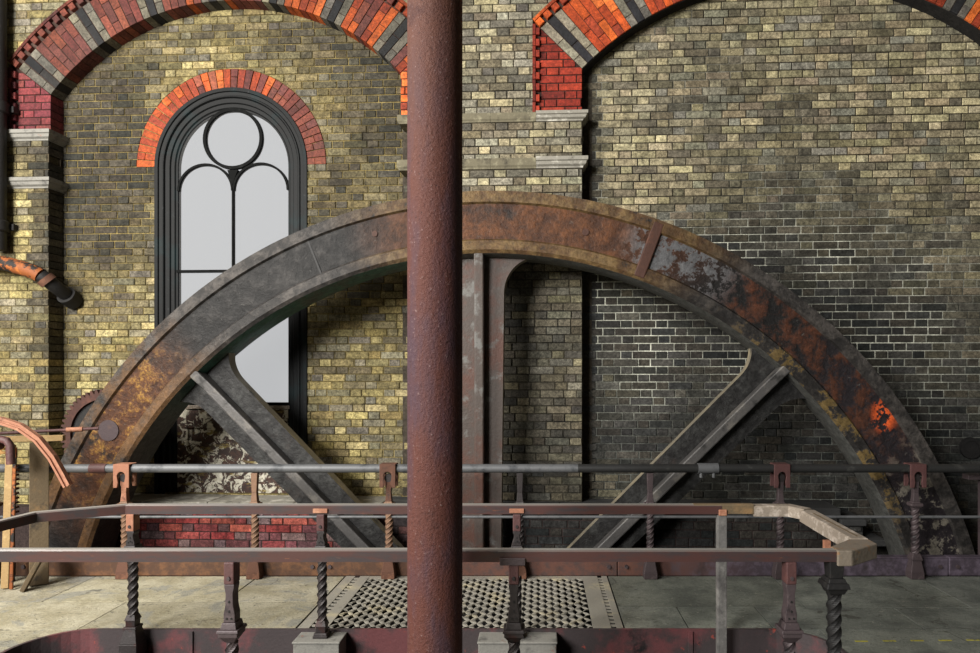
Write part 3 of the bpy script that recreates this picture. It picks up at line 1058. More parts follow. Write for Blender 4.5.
def arch_path(c_u, c_z, r_unit, z_bot, n=40):
    p = [(Vector((c_u, 0, z_bot)), Vector((-1, 0, 0)), Vector((0, 1, 0)))]
    for i in range(n + 1):
        a = PI - PI * i / n
        p.append((Vector((c_u, 0, c_z)), Vector((math.cos(a), 0, math.sin(a))), Vector((0, 1, 0))))
    p.append((Vector((c_u, 0, z_bot)), Vector((1, 0, 0)), Vector((0, 1, 0))))
    return p


GR = 0.585
bands = [('outer_frame', [(0.80, -0.014), (0.765, -0.014), (0.758, 0.000), (0.728, 0.004), (0.728, 0.10), (0.80, 0.10)]),
         ('frame_bead', [(0.727, 0.004), (0.722, -0.008), (0.708, -0.009), (0.698, 0.010), (0.698, 0.10), (0.727, 0.10)]),
         ('inner_frame', [(0.697, 0.010), (0.655, 0.012), (0.645, 0.026), (0.612, 0.028), (0.600, 0.040), (GR, 0.042), (GR, 0.10), (0.697, 0.10)])]
for nm, prof in bands:
    bm = bmesh.new()
    sweep(bm, arch_path(WC, WS, 1, WSILL), prof)
    mobj(nm, bm, M['frame'], win)

GV = 0.055
ZS = 1.31          # foot of the glass
HL = GR / 2        # half width of one light
ZL = 3.50          # springing of the two lights
CZ, CR = 4.035, 0.285


def arc_bar(pts, w, name, d=0.04):
    bm = bmesh.new()
    path = []
    for i, p in enumerate(pts):
        a = Vector((pts[max(i - 1, 0)][0], 0, pts[max(i - 1, 0)][1])); b = Vector((pts[min(i + 1, len(pts) - 1)][0], 0, pts[min(i + 1, len(pts) - 1)][1]))
        t = (b - a).normalized()
        path.append((Vector((p[0], GV, p[1])), Vector((-t.z, 0, t.x)), Vector((0, 1, 0))))
    sweep(bm, path, [(-w / 2, -d / 2), (w / 2, -d / 2), (w / 2, d / 2), (-w / 2, d / 2)])
    return mobj(name, bm, M['tracery'], win)


bm = bmesh.new()
sweep(bm, [(Vector((WC, GV, CZ)), Vector((math.cos(2 * PI * i / 48), 0, math.sin(2 * PI * i / 48))), Vector((0, 1, 0))) for i in range(48)],
      [(CR - 0.001, -0.022), (CR + 0.030, -0.022), (CR + 0.030, 0.022), (CR - 0.001, 0.022)], closed=True)
mobj('tracery_circle', bm, M['tracery'], win)
for s in (-1, 1):
    uc = WC + s * HL
    arc_bar([(uc + (HL - 0.006) * math.cos(PI * i / 24), ZL + (HL - 0.02) * math.sin(PI * i / 24)) for i in range(25)], 0.022, 'tracery_arch')
    arc_bar([(WC + s * 0.014, 2.67), (WC + s * (GR + 0.01), 2.67)], 0.026, 'transom')
arc_bar([(WC, ZS - 0.02), (WC, ZL + 0.02)], 0.018, 'mullion')
arc_bar([(WC - GR - 0.005, ZS - 0.01), (WC + GR + 0.005, ZS - 0.01)], 0.03, 'bottom_rail')
bm = bmesh.new()
prism(bm, [(WC - 0.055, ZL + 0.21), (WC, ZL + 0.06), (WC + 0.055, ZL + 0.21)], GV - 0.022, GV + 0.022)
mobj('tracery_fork', bm, M['tracery'], win)


def pane(poly):
    bm = bmesh.new()
    prism(bm, poly, GV - 0.003, GV + 0.003)
    mobj('pane', bm, M['glass'], win)


pane([(WC + (CR + 0.004) * math.cos(2 * PI * i / 40), CZ + (CR + 0.004) * math.sin(2 * PI * i / 40)) for i in range(40)])
for s in (-1, 1):
    uc = WC + s * HL
    a, b = uc - HL + 0.008, uc + HL - 0.008
    pane([(a, ZS), (b, ZS), (b, 2.66), (a, 2.66)])
    pane([(a, 2.68), (b, 2.68), (b, ZL)] + [(uc + (HL - 0.008) * math.cos(PI * i / 20), ZL + (HL - 0.022) * math.sin(PI * i / 20)) for i in range(1, 20)] + [(a, ZL)])
    sp = []
    for i in range(15):                                            # outer arc, foot to crown
        t_ = math.radians(180 - 82 * i / 14)
        sp.append((WC - s * (GR + 0.004) * math.cos(t_) * -1 * -1, WS + (GR + 0.004) * math.sin(t_)))
    sp = [(WC + s * abs(p[0] - WC), p[1]) for p in sp]
    for i in range(13):                                            # down the outside of the circle
        t_ = math.radians(97 + (232 - 97) * i / 12)
        sp.append((WC + s * abs((CR + 0.03) * math.cos(t_)), CZ + (CR + 0.03) * math.sin(t_)))
    for i in range(13):                                            # back over the arched light
        t_ = math.radians(58 + (176 - 58) * i / 12)
        sp.append((uc + s * -1 * (HL - 0.006) * math.cos(t_), ZL + (HL - 0.01) * math.sin(t_)))
    pane(sp)

# boarded dado below the glass
bm = bmesh.new(); box(bm, WC - GR - 0.02, WC + GR + 0.02, 0.02, 0.10, ZS - 0.065, ZS - 0.026)
mobj('sill', bm, M['wood_pale'], win, bevel=0.006)
bm = bmesh.new(); box(bm, WC - GR - 0.02, WC + GR + 0.02, 0.05, 0.10, WSILL, ZS - 0.066)
mobj('dado_board', bm, M['panel'], win)
for a, b, c, d in ((WC - GR, WC - GR + 0.11, WSILL, ZS - 0.07), (WC + GR - 0.11, WC + GR, WSILL, ZS - 0.07),
                   (WC - GR + 0.111, WC + GR - 0.111, ZS - 0.26, ZS - 0.08), (WC - GR + 0.111, WC + GR - 0.111, WSILL, WSILL + 0.15)):
    bm = bmesh.new(); box(bm, a, b, 0.032, 0.052, c, d)
    mobj('dado_rail', bm, M['panel'], win, bevel=0.004)

# ------------------------------------------------------------------ low plinth wall behind the wheel, with stone ledge
PV = -0.35
bm = bmesh.new(); box(bm, -7.3, 2.77, PV + 0.009, 0.05, -5.8, 0.295)
pw = mobj('wall_plinth', bm, M['mortar'], None, m=BACK)
mesh_tint(pw.data, [(len(pw.data.loops), srgb(54, 44, 42)[:3])])
tag(pw, 'low brick plinth wall under the window, red at the left', 'wall', kind='structure')
RED_P = [srgb(*c)[:3] for c in ((130, 62, 58), (112, 52, 52), (146, 74, 64), (96, 56, 58), (104, 84, 84), (120, 48, 46), (88, 60, 62))]


def plinth_col(u, z):
    t_ = max(0, min(1, (u + 1.9) / 0.8))
    n = noise.noise(Vector((u * 2.2, z * 3, 4.4)))
    k = max(0.25, min(1.0, 0.95 + 0.9 * n))
    c = pick(RED_P)
    return lerp(tuple(x * k for x in c), random.choice(DARK), t_)


brickwork(pw, lay(-4.95, 2.77, -0.15, 0.290, PV, plinth_col, st=0.228), 0.06, M['brick'])
stp = mortar_sheet('wall_plinth_step', 2.775, 3.0, -0.5, 0.21, PV + 0.009, -0.02, lambda u, z: srgb(40, 40, 40)[:3], m=BACK)
tag(stp, 'lower stepped end of the sooty plinth at the right', 'wall', kind='structure')
brickwork(stp, lay(2.775, 3.0, -0.15, 0.21, PV, lambda u, z: random.choice(DARK)), 0.06, M['brick'])
ld = empty('trim_plinth_ledge', mat=BACK)
tag(ld, 'pale stone ledge capping the plinth wall', 'ledge', kind='structure')
us = [-4.95, -4.1, -3.2, -2.35, -1.5, -0.7, 0.2, 1.1, 1.95, 2.79]
for a, b in zip(us[:-1], us[1:]):
    bm = bmesh.new(); box(bm, a + 0.003, b - 0.003, PV - 0.03, -0.005, 0.297, 0.372 + random.uniform(-0.003, 0.003))
    mobj('ledge_stone', bm, M['stone'] if b < -1.2 else M['sooty_stone'], ld, bevel=0.008)
for a, b, z in ((2.79, 3.02, 0.214), (3.03, 3.2, 0.03)):
    bm = bmesh.new(); box(bm, a, b, PV - 0.03, -0.005, z, z + 0.06)
    mobj('ledge_stone', bm, M['sooty_stone'], ld, bevel=0.008)

# ------------------------------------------------------------------ flywheel
fw = empty('flywheel', mat=BACK @ Matrix.Translation((HU, -0.655, HZ)))
tag(fw, 'huge rusted cast-iron flywheel arching in front of the brick wall', 'flywheel')
prof = [(4.30, -0.195), (4.205, -0.195), (4.190, -0.172), (3.885, -0.166), (3.870, -0.186), (3.790, -0.195), (3.760, -0.175),
        (3.740, -0.10), (3.740, 0.10), (3.760, 0.175), (3.790, 0.195), (4.30, 0.195)]
mi = [1, 1, 0, 3, 3, 3, 2, 2, 2, 1, 0, 1]
bm = bmesh.new()
NS = 256
rings = []
for i in range(NS):
    a = 2 * PI * i / NS
    rings.append([bm.verts.new((r * math.sin(a), v, r * math.cos(a))) for r, v in prof])
for i in range(NS):
    for k in range(len(prof)):
        f = bm.faces.new((rings[i][k], rings[i][(k + 1) % len(prof)], rings[(i + 1) % NS][(k + 1) % len(prof)], rings[(i + 1) % NS][k]))
        f.material_index = mi[k]
rim = mobj('rim', bm, M['wheel_rim'], fw, smooth=True)
rim.data.materials.append(M['wheel_lip']); rim.data.materials.append(M['wheel_under']); rim.data.materials.append(M['wheel_inner_lip'])


def spoke_meshes():
    bm = bmesh.new()
    zs = [0.5 + (3.43 - 0.5) * i / 6 for i in range(7)] + [3.43 + 0.33 * i / 10 for i in range(1, 11)]
    def w(z):
        b = 0.175 + 0.035 * (z - 0.5) / 3.0
        if z > 3.43:
            d = min(z - 3.43, 0.319)
            b = 0.21 + 0.32 - math.sqrt(0.32 ** 2 - d * d)
        return b
    poly = [(w(z), z) for z in zs] + [(-w(z), z) for z in reversed(zs)]
    prism(bm, poly, -0.055, 0.055)
    plate = bm
    rb = bmesh.new()
    def dpt(z):
        return 0.165 if z < 3.43 else 0.165 + 0.025 * ((z - 3.43) / 0.33) ** 2
    for s in (-1, 1):
        pf = [(s * 0.054, zz) for zz in zs] + [(s * dpt(zz), zz) for zz in reversed(zs)]
        a = [rb.verts.new((-0.042, p[0], p[1])) for p in pf]
        b = [rb.verts.new((0.042, p[0], p[1])) for p in pf]
        rb.faces.new(a); rb.faces.new(b[::-1])
        n = len(pf)
        for i in range(n):
            rb.faces.new((a[i], b[i], b[(i + 1) % n], a[(i + 1) % n]))
    return plate, rb


M['lit_edge'] = weathered('lit_iron_edge', srgb(132, 124, 108), [(srgb(164, 152, 126), 6, 0.5, 0.65), (srgb(74, 71, 66), 8, 0.55, 0.7)], 0.5, 0.2)
M['wheel_rib'] = weathered('worn_rib_iron', srgb(77, 75, 74), [(srgb(103, 99, 94), 5, 0.5, 0.65), (srgb(42, 41, 40), 7, 0.55, 0.7)], 0.5, 0.2)
M['wheel_spoke_rust'] = weathered('rusted_spoke', srgb(67, 58, 53), [(srgb(77, 51, 42), 3, 0.46, 0.62), (srgb(95, 93, 90), 6, 0.54, 0.66), (srgb(48, 40, 39), 9, 0.6, 0.75)], 0.6, 0.1)
pl_, rb_ = spoke_meshes()
sp0 = mobj('spoke', pl_, M['wheel_spoke'], fw)
sp0.data.materials.append(M['lit_edge'])
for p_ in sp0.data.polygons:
    if abs(p_.normal.y) < 0.5: p_.material_index = 1        # plate edges pale, window light painted in
ri0 = mobj('rib', rb_, M['wheel_rib'], sp0, bevel=0.012)
me_r, me_rr = sp0.data.copy(), ri0.data.copy()
me_r.materials[0] = M['wheel_spoke_rust']; me_rr.materials[0] = M['wheel_spoke_rust']
for k in range(1, 8):
    s_ = sp0.copy(); COL.objects.link(s_); s_.parent = fw
    s_.rotation_euler = (0, k * PI / 4, 0)
    s_.location = (0, 0, 0.075)    # the spokes meet on a boss keyed a little above the rim's true centre
    r_ = ri0.copy(); COL.objects.link(r_); r_.parent = s_
    if k == 1: s_.location = (-0.045, 0, 0.12)
sp0.data = me_r; ri0.data = me_rr
sp0.location = (-0.06, 0, 0)
bm = bmesh.new(); tube(bm, [(0, -0.3, 0), (0, 0.25, 0)], 0.62, 40); mobj('hub', bm, M['wheel_spoke'], fw, smooth=True)
bm = bmesh.new(); tube(bm, [(0, -0.34, 0), (0, 0.29, 0)], 0.24, 32); mobj('shaft', bm, M['black_iron'], fw, smooth=True)
M['plug'] = weathered('purplish_plug', srgb(58, 46, 48), [(srgb(78, 58, 50), 9, 0.5, 0.7)], 0.7)
M['strap'] = weathered('rust_strap', srgb(62, 36, 26), [(srgb(82, 49, 34), 9, 0.5, 0.7)], 0.7)
for deg in (20.6,):
    bm = bmesh.new(); box(bm, -0.048, 0.048, -0.197, -0.16, 3.78, 4.28)
    st_ = mobj('joint_strap', bm, M['strap'], fw, bevel=0.01)
    st_.rotation_euler = (0, math.radians(deg), 0)
bm = bmesh.new(); box(bm, -0.008, 0.008, -0.174, -0.16, 3.87, 4.20)
o = mobj('joint_seam', bm, M['black_iron'], fw); o.rotation_euler = (0, math.radians(-22.2), 0)
# round inspection plugs and bolt heads on the rim face
for deg, r, rad in ((-57.3, 4.06, 0.095), (12.5, 4.03, 0.03), (-14, 4.06, 0.025)):
    bm = bmesh.new(); tube(bm, [(0, -0.178, 0), (0, -0.15, 0)], rad, 20)
    o = mobj('rim_plug', bm, M['plug'] if rad > 0.05 else M['strap'], fw)
    o.location = (r * math.sin(math.radians(deg)), 0, r * math.cos(math.radians(deg)))

M['gear_rust'] = weathered('dark_gear_rust', srgb(62, 38, 32), [(srgb(84, 52, 42), 10, 0.5, 0.7)], 0.8)
# barring gear on the wall behind the wheel
gr = empty('barring_gear', mat=BACK @ Matrix.Translation((-4.27, -0.29, 1.02)))
tag(gr, 'small rusty toothed gear wheel peeping out behind the flywheel rim', 'gear')
NT_ = 52
poly = []
for i in range(NT_):
    a = 2 * PI * i / NT_
    for da, r in ((0.0, 0.40), (0.3, 0.44), (0.62, 0.44), (0.9, 0.40)):
        poly.append((r * math.cos(a + da * 2 * PI / NT_), r * math.sin(a + da * 2 * PI / NT_)))
bm = bmesh.new()
inner = [(0.34 * math.cos(2 * PI * (i / 4) / NT_), 0.34 * math.sin(2 * PI * (i / 4) / NT_)) for i in range(NT_ * 4)]
n = len(poly)
A = [bm.verts.new((p[0], -0.05, p[1])) for p in poly]; B = [bm.verts.new((p[0], 0.05, p[1])) for p in poly]
C_ = [bm.verts.new((p[0], -0.05, p[1])) for p in inner]; D_ = [bm.verts.new((p[0], 0.05, p[1])) for p in inner]
for i in range(n):
    j = (i + 1) % n
    bm.faces.new((A[i], A[j], C_[j], C_[i])); bm.faces.new((B[i], D_[i], D_[j], B[j]))
    bm.faces.new((A[i], B[i], B[j], A[j])); bm.faces.new((C_[i], C_[j], D_[j], D_[i]))
mobj('toothed_rim', bm, M['gear_rust'], gr)
bm = bmesh.new(); tube(bm, [(0, -0.02, 0), (0, 0.02, 0)], 0.345, 40); mobj('disc', bm, M['black_iron'], gr)
bm = bmesh.new(); tube(bm, [(0, -0.07, 0), (0, 0.285, 0)], 0.07, 20); mobj('axle', bm, M['black_iron'], gr)

# wall fittings
tp = empty('wall_tie_ring', mat=BACK @ Matrix.Translation((4.164, 0.0, 0.894)))
tag(tp, 'round black iron tie plate on the sooty wall at the right edge', 'tie plate')
bm = bmesh.new()
sweep(bm, [(Vector((0, 0, 0)), Vector((math.cos(2 * PI * i / 28), 0, math.sin(2 * PI * i / 28))), Vector((0, 1, 0))) for i in range(28)],
      [(0.07, -0.03), (0.10, -0.03), (0.105, 0.004), (0.065, 0.004)], closed=True)
mobj('ring', bm, M['black_iron'], tp, smooth=True)
bm = bmesh.new(); tube(bm, [(0, -0.02, 0), (0, 0.004, 0)], 0.07, 24); mobj('plate', bm, M['black_iron'], tp)

rp = empty('rusty_pipe', mat=BACK)
tag(rp, 'bent orange rusted pipe with a black end entering the left wall', 'pipe')
pts = [(-7.2, -0.36, 2.80), (-5.75, -0.36, 2.74), (-5.44, -0.36, 2.72), (-5.25, -0.36, 2.695), (-5.10, -0.355, 2.655), (-4.98, -0.345, 2.615), (-4.92, -0.33, 2.58)]
bm = bmesh.new(); tube(bm, pts, 0.072, 18); mobj('pipe', bm, M['bright_rust'], rp, smooth=True)
pts2 = [(-4.92, -0.33, 2.58), (-4.885, -0.31, 2.55), (-4.855, -0.26, 2.50), (-4.84, -0.20, 2.46), (-4.835, -0.10, 2.41)]
bm = bmesh.new(); tube(bm, pts2, 0.066, 18); mobj('elbow', bm, M['black_iron'], rp, smooth=True)
bm = bmesh.new(); tube(bm, [(-4.895, -0.318, 2.56), (-4.865, -0.29, 2.52)], 0.082, 18); mobj('collar', bm, M['rust'], rp, smooth=True)
bm = bmesh.new(); tube(bm, [(-4.835, -0.12, 2.415), (-4.833, -0.005, 2.36)], 0.092, 20); mobj('socket', bm, M['black_iron'], rp, smooth=True)

dp = empty('downpipe', mat=BACK)
tag(dp, 'black cast-iron downpipe against the pier at the left edge', 'pipe')
bm = bmesh.new(); tube(bm, [(-5.385, -0.31, 6.2), (-5.385, -0.31, 2.84)], 0.075, 20); mobj('pipe', bm, M['black_iron'], dp, smooth=True)
for z in (4.26, 3.08):
    bm = bmesh.new(); tube(bm, [(-5.385, -0.31, z - 0.06), (-5.385, -0.31, z - 0.045), (-5.385, -0.31, z + 0.045), (-5.385, -0.31, z + 0.06)], 0.1, 20, radii=[0.078, 0.096, 0.096, 0.078])
    mobj('collar', bm, M['black_iron'], dp, smooth=True)
    bm = bmesh.new(); box(bm, -5.50, -5.27, -0.255, -0.19, z - 0.03, z + 0.03); mobj('wall_bracket', bm, M['black_iron'], dp)

# ------------------------------------------------------------------ floor
YB = 5.12                      # far edge of the walkway
PX0, PX1, PY0, PY1, PRD = -3.12, 1.77, 2.90, 4.05, 0.33   # well opening in front of the walkway
GX0, GX1 = -1.56, 0.54         # grating
fl = empty('floor', (0, 0, 0))
tag(fl, 'worn stone flag floor of the walkway', 'floor', kind='structure')


def slab(poly, tone=None, th=0.009, name='flagstone'):
    bm = bmesh.new()
    a = [bm.verts.new((p[0], p[1], 0)) for p in poly]
    b = [bm.verts.new((p[0], p[1], -th)) for p in poly]
    bm.faces.new(a); bm.faces.new(b[::-1])
    n = len(poly)
    for i in range(n): bm.faces.new((a[i], b[i], b[(i + 1) % n], a[(i + 1) % n]))
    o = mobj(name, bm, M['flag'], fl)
    t_ = tone or random.uniform(0.86, 1.1)
    o.color = (t_, t_, t_ * random.uniform(0.97, 1.02), 1)
    o.location.z = random.uniform(-0.003, 0.0)
    return o


def slab_row(xs, y0, y1):
    g = 0.005
    for a, b in zip(xs[:-1], xs[1:]):
        slab([(a + g, y0 + g), (b - g, y0 + g), (b - g, y1 - g), (a + g, y1 - g)])


slab_row([-7, -5.6, -4.6, -3.55, -2.25, GX0], 4.56, YB)
slab_row([-7, -5.2, -4.1, -2.94, GX0], PY1 + 0.012, 4.56)
slab_row([GX1, 1.85, 3.0, 4.1, 5.2, 7], 4.45, YB)
slab_row([GX1, 0.95, 1.49, 2.45, 3.4, 4.4, 5.5, 7], PY1 + 0.012, 4.45)
for y0, y1 in ((3.3, PY1 + 0.012), (2.5, 3.3), (1.6, 2.5)):
    off = 0.25 if y0 < 3 else 0
    if y0 > 2.9:
        slab_row([-7, -5.4 - off, -4.2 - off, PX0], y0, y1); slab_row([PX1, 2.8 + off, 3.9 + off, 5.2, 7], y0, y1)
slab_row([-7, -5.2, -4.0, -3.12], 2.88, 3.3); slab_row([1.77, 3.0, 4.3, 5.6, 7], 2.88, 3.3)
for y0, y1 in ((2.0, 2.88), (1.0, 2.0), (0.0, 1.0), (-1.2, 0.0), (-3.0, -1.2), (-5.0, -3.0)):
    slab_row([-7, -5.3, -3.6, -1.9, -0.2, 1.5, 3.2, 5.0, 7] if int(y0 * 10) % 2 == 0 else [-7, -4.6, -2.8, -1.0, 0.8, 2.6, 4.3, 7], y0, y1)
# the two fillets where the well has rounded corners
for s, px in ((1, PX0), (-1, PX1)):
    cx = px + s * PRD; cy = PY1 - PRD
    arc = [(cx - s * PRD * math.cos(PI / 2 * i / 8), cy + PRD * math.sin(PI / 2 * i / 8)) for i in range(9)]
    slab([(px, PY1 + 0.012)] + arc, 1.0)
bm = bmesh.new()
box(bm, -7.2, GX0 + 0.02, PY1 + 0.03, YB, -0.6, -0.010); box(bm, GX1 - 0.02, 7.2, PY1 + 0.03, YB, -0.6, -0.010)
box(bm, -7.2, PX0 - 0.03, PY0 - 0.03, PY1 + 0.03, -0.6, -0.010); box(bm, PX1 + 0.03, 7.2, PY0 - 0.03, PY1 + 0.03, -0.6, -0.010)
box(bm, -7.2, 7.2, -5.2, PY0 - 0.03, -0.6, -0.010)
mobj('floor_bed', bm, M['dark_void'], fl)
# yellow dashes of the safety line
for i in range(8):
    x = 1.57 + i * 0.172
    if x < PX1 - 0.06: continue
    bm = bmesh.new(); box(bm, x, x + 0.078, 3.885 + 0.004 * i - 0.012, 3.899 + 0.004 * i - 0.012, -0.002, 0.0018)
    mobj('line_dash', bm, M['yellow_paint'], fl)

# pit and well shells
bm = bmesh.new()
box(bm, -7.2, 7.2, YB - 0.02, YB + 0.05, -5.8, -0.05)
box(bm, -7.2, 7.2, YB + 0.05, 6.9, -5.9, -5.8)
tag(mobj('wall_wheel_pit', bm, M['dark_void']), 'dark lining of the deep wheel pit', 'pit', kind='structure')
bm = bmesh.new()
box(bm, PX0 - 0.1, PX1 + 0.1, PY0 - 0.1, YB, -1.7, -1.6)
box(bm, PX0 - 0.1, PX1 + 0.1, PY1 + 0.9, PY1 + 1.0, -1.6, -0.6)
box(bm, PX0 - 0.1, PX0 - 0.06, PY0 - 0.1, YB, -1.6, -0.6); box(bm, PX1 + 0.06, PX1 + 0.1, PY0 - 0.1, YB, -1.6, -0.6)
box(bm, PX0 - 0.1, PX1 + 0.1, PY0 - 0.14, PY0 - 0.1, -1.6, -0.6)
tag(mobj('wall_well', bm, M['dark_void']), 'dark lining of the open well in front of the walkway', 'pit', kind='structure')

# iron kerb plate lining the well
path = []
P2 = [(PX0, PY0)] + [(PX0 + PRD - PRD * math.cos(PI / 2 * i / 10), PY1 - PRD + PRD * math.sin(PI / 2 * i / 10)) for i in range(11)] \
     + [(PX1 - PRD + PRD * math.sin(PI / 2 * i / 10), PY1 - PRD + PRD * math.cos(PI / 2 * i / 10)) for i in range(11)] + [(PX1, PY0)]
for i, p in enumerate(P2):
    a, b = P2[i - 1], P2[(i + 1) % len(P2)]
    t = Vector((b[0] - a[0], b[1] - a[1], 0)).normalized()
    path.append((Vector((p[0], p[1], 0)), Vector((-t.y, t.x, 0)), Vector((0, 0, 1))))
bm = bmesh.new()
sweep(bm, path, [(0.011, 0.010), (-0.010, 0.010), (-0.012, -0.62), (0.009, -0.62)], closed=True)
kb = mobj('trim_well_kerb', bm, M['kerb_front'])
tag(kb, 'dark red iron kerb plate round the well in the foreground', 'kerb', kind='structure')
for x in (-2.2, -0.75, 0.95):
    bm = bmesh.new(); box(bm, x - 0.012, x + 0.012, PY1 - 0.022, PY1 - 0.008, -0.6, 0.0); mobj('joint_strip', bm, M['kerb_front'], kb)

# cast-iron floor grating
gt = empty('floor_grating', (0, 0, 0))
tag(gt, 'cast-iron floor grating with star-shaped holes between the flagstones', 'grating')
bm = bmesh.new()
GP = 0.1
x0, x1, y0, y1 = GX0 + 0.20, GX1 - 0.12, PY1 + 0.014, YB - 0.01
TH_ = 0.007


def cell(cx, cy):
    R_ = GP / 2
    o = [(cx + R_ * math.cos(PI / 4 * k) * (1 if k % 2 == 0 else math.sqrt(0.5)), cy + R_ * math.sin(PI / 4 * k) * (1 if k % 2 == 0 else math.sqrt(0.5))) for k in range(8)]
    h = [(cx + R_ * (0.93 if k % 2 == 0 else 0.46) * math.cos(PI / 4 * k), cy + R_ * (0.93 if k % 2 == 0 else 0.46) * math.sin(PI / 4 * k)) for k in range(8)]
    O = [bm.verts.new((p[0], p[1], 0.0 if k % 2 == 0 else 0.004)) for k, p in enumerate(o)]
    H = [bm.verts.new((p[0], p[1], 0.0 if k % 2 == 0 else 0.003)) for k, p in enumerate(h)]
    HB = [bm.verts.new((p[0], p[1], -TH_)) for p in h]
    for k in range(8):
        j = (k + 1) % 8
        bm.faces.new((O[k], O[j], H[j], H[k])); bm.faces.new((H[k], H[j], HB[j], HB[k]))


ny = int((y1 - y0) / (GP / 2)); nx = int((x1 - x0) / GP)
x1 = x0 + nx * GP
for j in range(ny - 1):
    cy = y0 + GP / 2 + j * GP / 2
    for i in range(nx + (1 if j % 2 else 0) - 0):
        cx = x0 + GP / 2 + i * GP - (GP / 2 if j % 2 else 0)
        if cx - GP / 2 < x0 - 1e-6 or cx + GP / 2 > x1 + 1e-6: continue
        cell(cx, cy)
bmesh.ops.remove_doubles(bm, verts=bm.verts[:], dist=0.0004)
mobj('grating_plate', bm, M['grating'], gt)


def slot_strip(xa, xb, sx0, sx1, name):
    """flat border with a ladder of slots between sx0 and sx1"""
    bm = bmesh.new()
    box(bm, xa, sx0, y0 - 0.004, YB - 0.006, -TH_, 0.002); box(bm, sx1, xb, y0 - 0.004, YB - 0.006, -TH_, 0.002)
    y = y0 - 0.004
    while y < YB - 0.02:
        box(bm, sx0, sx1, y, min(y + 0.026, YB - 0.006), -TH_, 0.0)
        y += 0.062
    mobj(name, bm, M['grating'], gt)


slot_strip(GX0 + 0.012, x0 + 0.002, GX0 + 0.085, GX0 + 0.125, 'slotted_border')
slot_strip(x1 - 0.002, GX1 - 0.008, GX1 - 0.085, GX1 - 0.05, 'slotted_border')
# straight ends that close the half holes
for ya, yb in ((y0 - 0.004, y0 + 0.012), (y0 + GP / 2 * (ny + 0) - 0.012, YB - 0.006)):
    bm = bmesh.new(); box(bm, x0, x1, ya, yb, -TH_, 0.001); mobj('end_bar', bm, M['grating'], gt)
# bearers under the grating
for x in (-1.1, -0.5, 0.1):
    bm = bmesh.new(); box(bm, x - 0.02, x + 0.02, PY1 + 0.02, YB - 0.02, -0.16, -TH_ - 0.002); mobj('bearer', bm, M['black_iron'], gt)

# iron kerb on the brink of the wheel pit
rk = empty('trim_pit_kerb', (0, 0, 0))
tag(rk, 'rusty iron kerb along the brink of the wheel pit behind the railing', 'kerb', kind='structure')
xs = [-6.9, -4.2, -1.75, 0.62, 3.27, 6.9]
for a, b in zip(xs[:-1], xs[1:]):
    bm = bmesh.new(); box(bm, a + 0.003, b - 0.003, YB, YB + 0.045, 0.0, 0.148)
    box(bm, a + 0.003, b - 0.003, YB, YB + 0.075, 0.134, 0.15)
    mobj('kerb_plate', bm, M['rear_kerb'], rk, bevel=0.006)
    for s in (a + 0.07, b - 0.07):
        for z in (0.075,):
            bm = bmesh.new(); tube(bm, [(s, YB - 0.012, z), (s, YB + 0.002, z)], 0.016, 10); mobj('bolt', bm, M['post_purple'], rk)

# ------------------------------------------------------------------ railing of the wheel pit (far side of the walkway)
RY = 5.075
rail = empty('pit_railing', (0, RY, 0))
tag(rail, 'far railing with grey pipe handrail and twisted posts in front of the flywheel', 'railing')
HZR = 0.868


def keyhole(bm, w, h, zc, y0, y1):
    """forked bracket plate with a keyhole notch, hung over the pipe"""
    n = 10
    pts = [(-w / 2, zc - h * 0.5), (-w / 2, zc + h * 0.5), (w / 2, zc + h * 0.5), (w / 2, zc - h * 0.5), (w * 0.26, zc - h * 0.5)]
    pts += [(w * 0.20, zc - h * 0.28)]
    pts += [(w * 0.26 * math.cos(PI * i / n), zc - h * 0.02 + w * 0.30 * math.sin(PI * i / n)) for i in range(n + 1)]
    pts += [(-w * 0.20, zc - h * 0.28), (-w * 0.26, zc - h * 0.5)]
    prism(bm, pts, y0, y1)


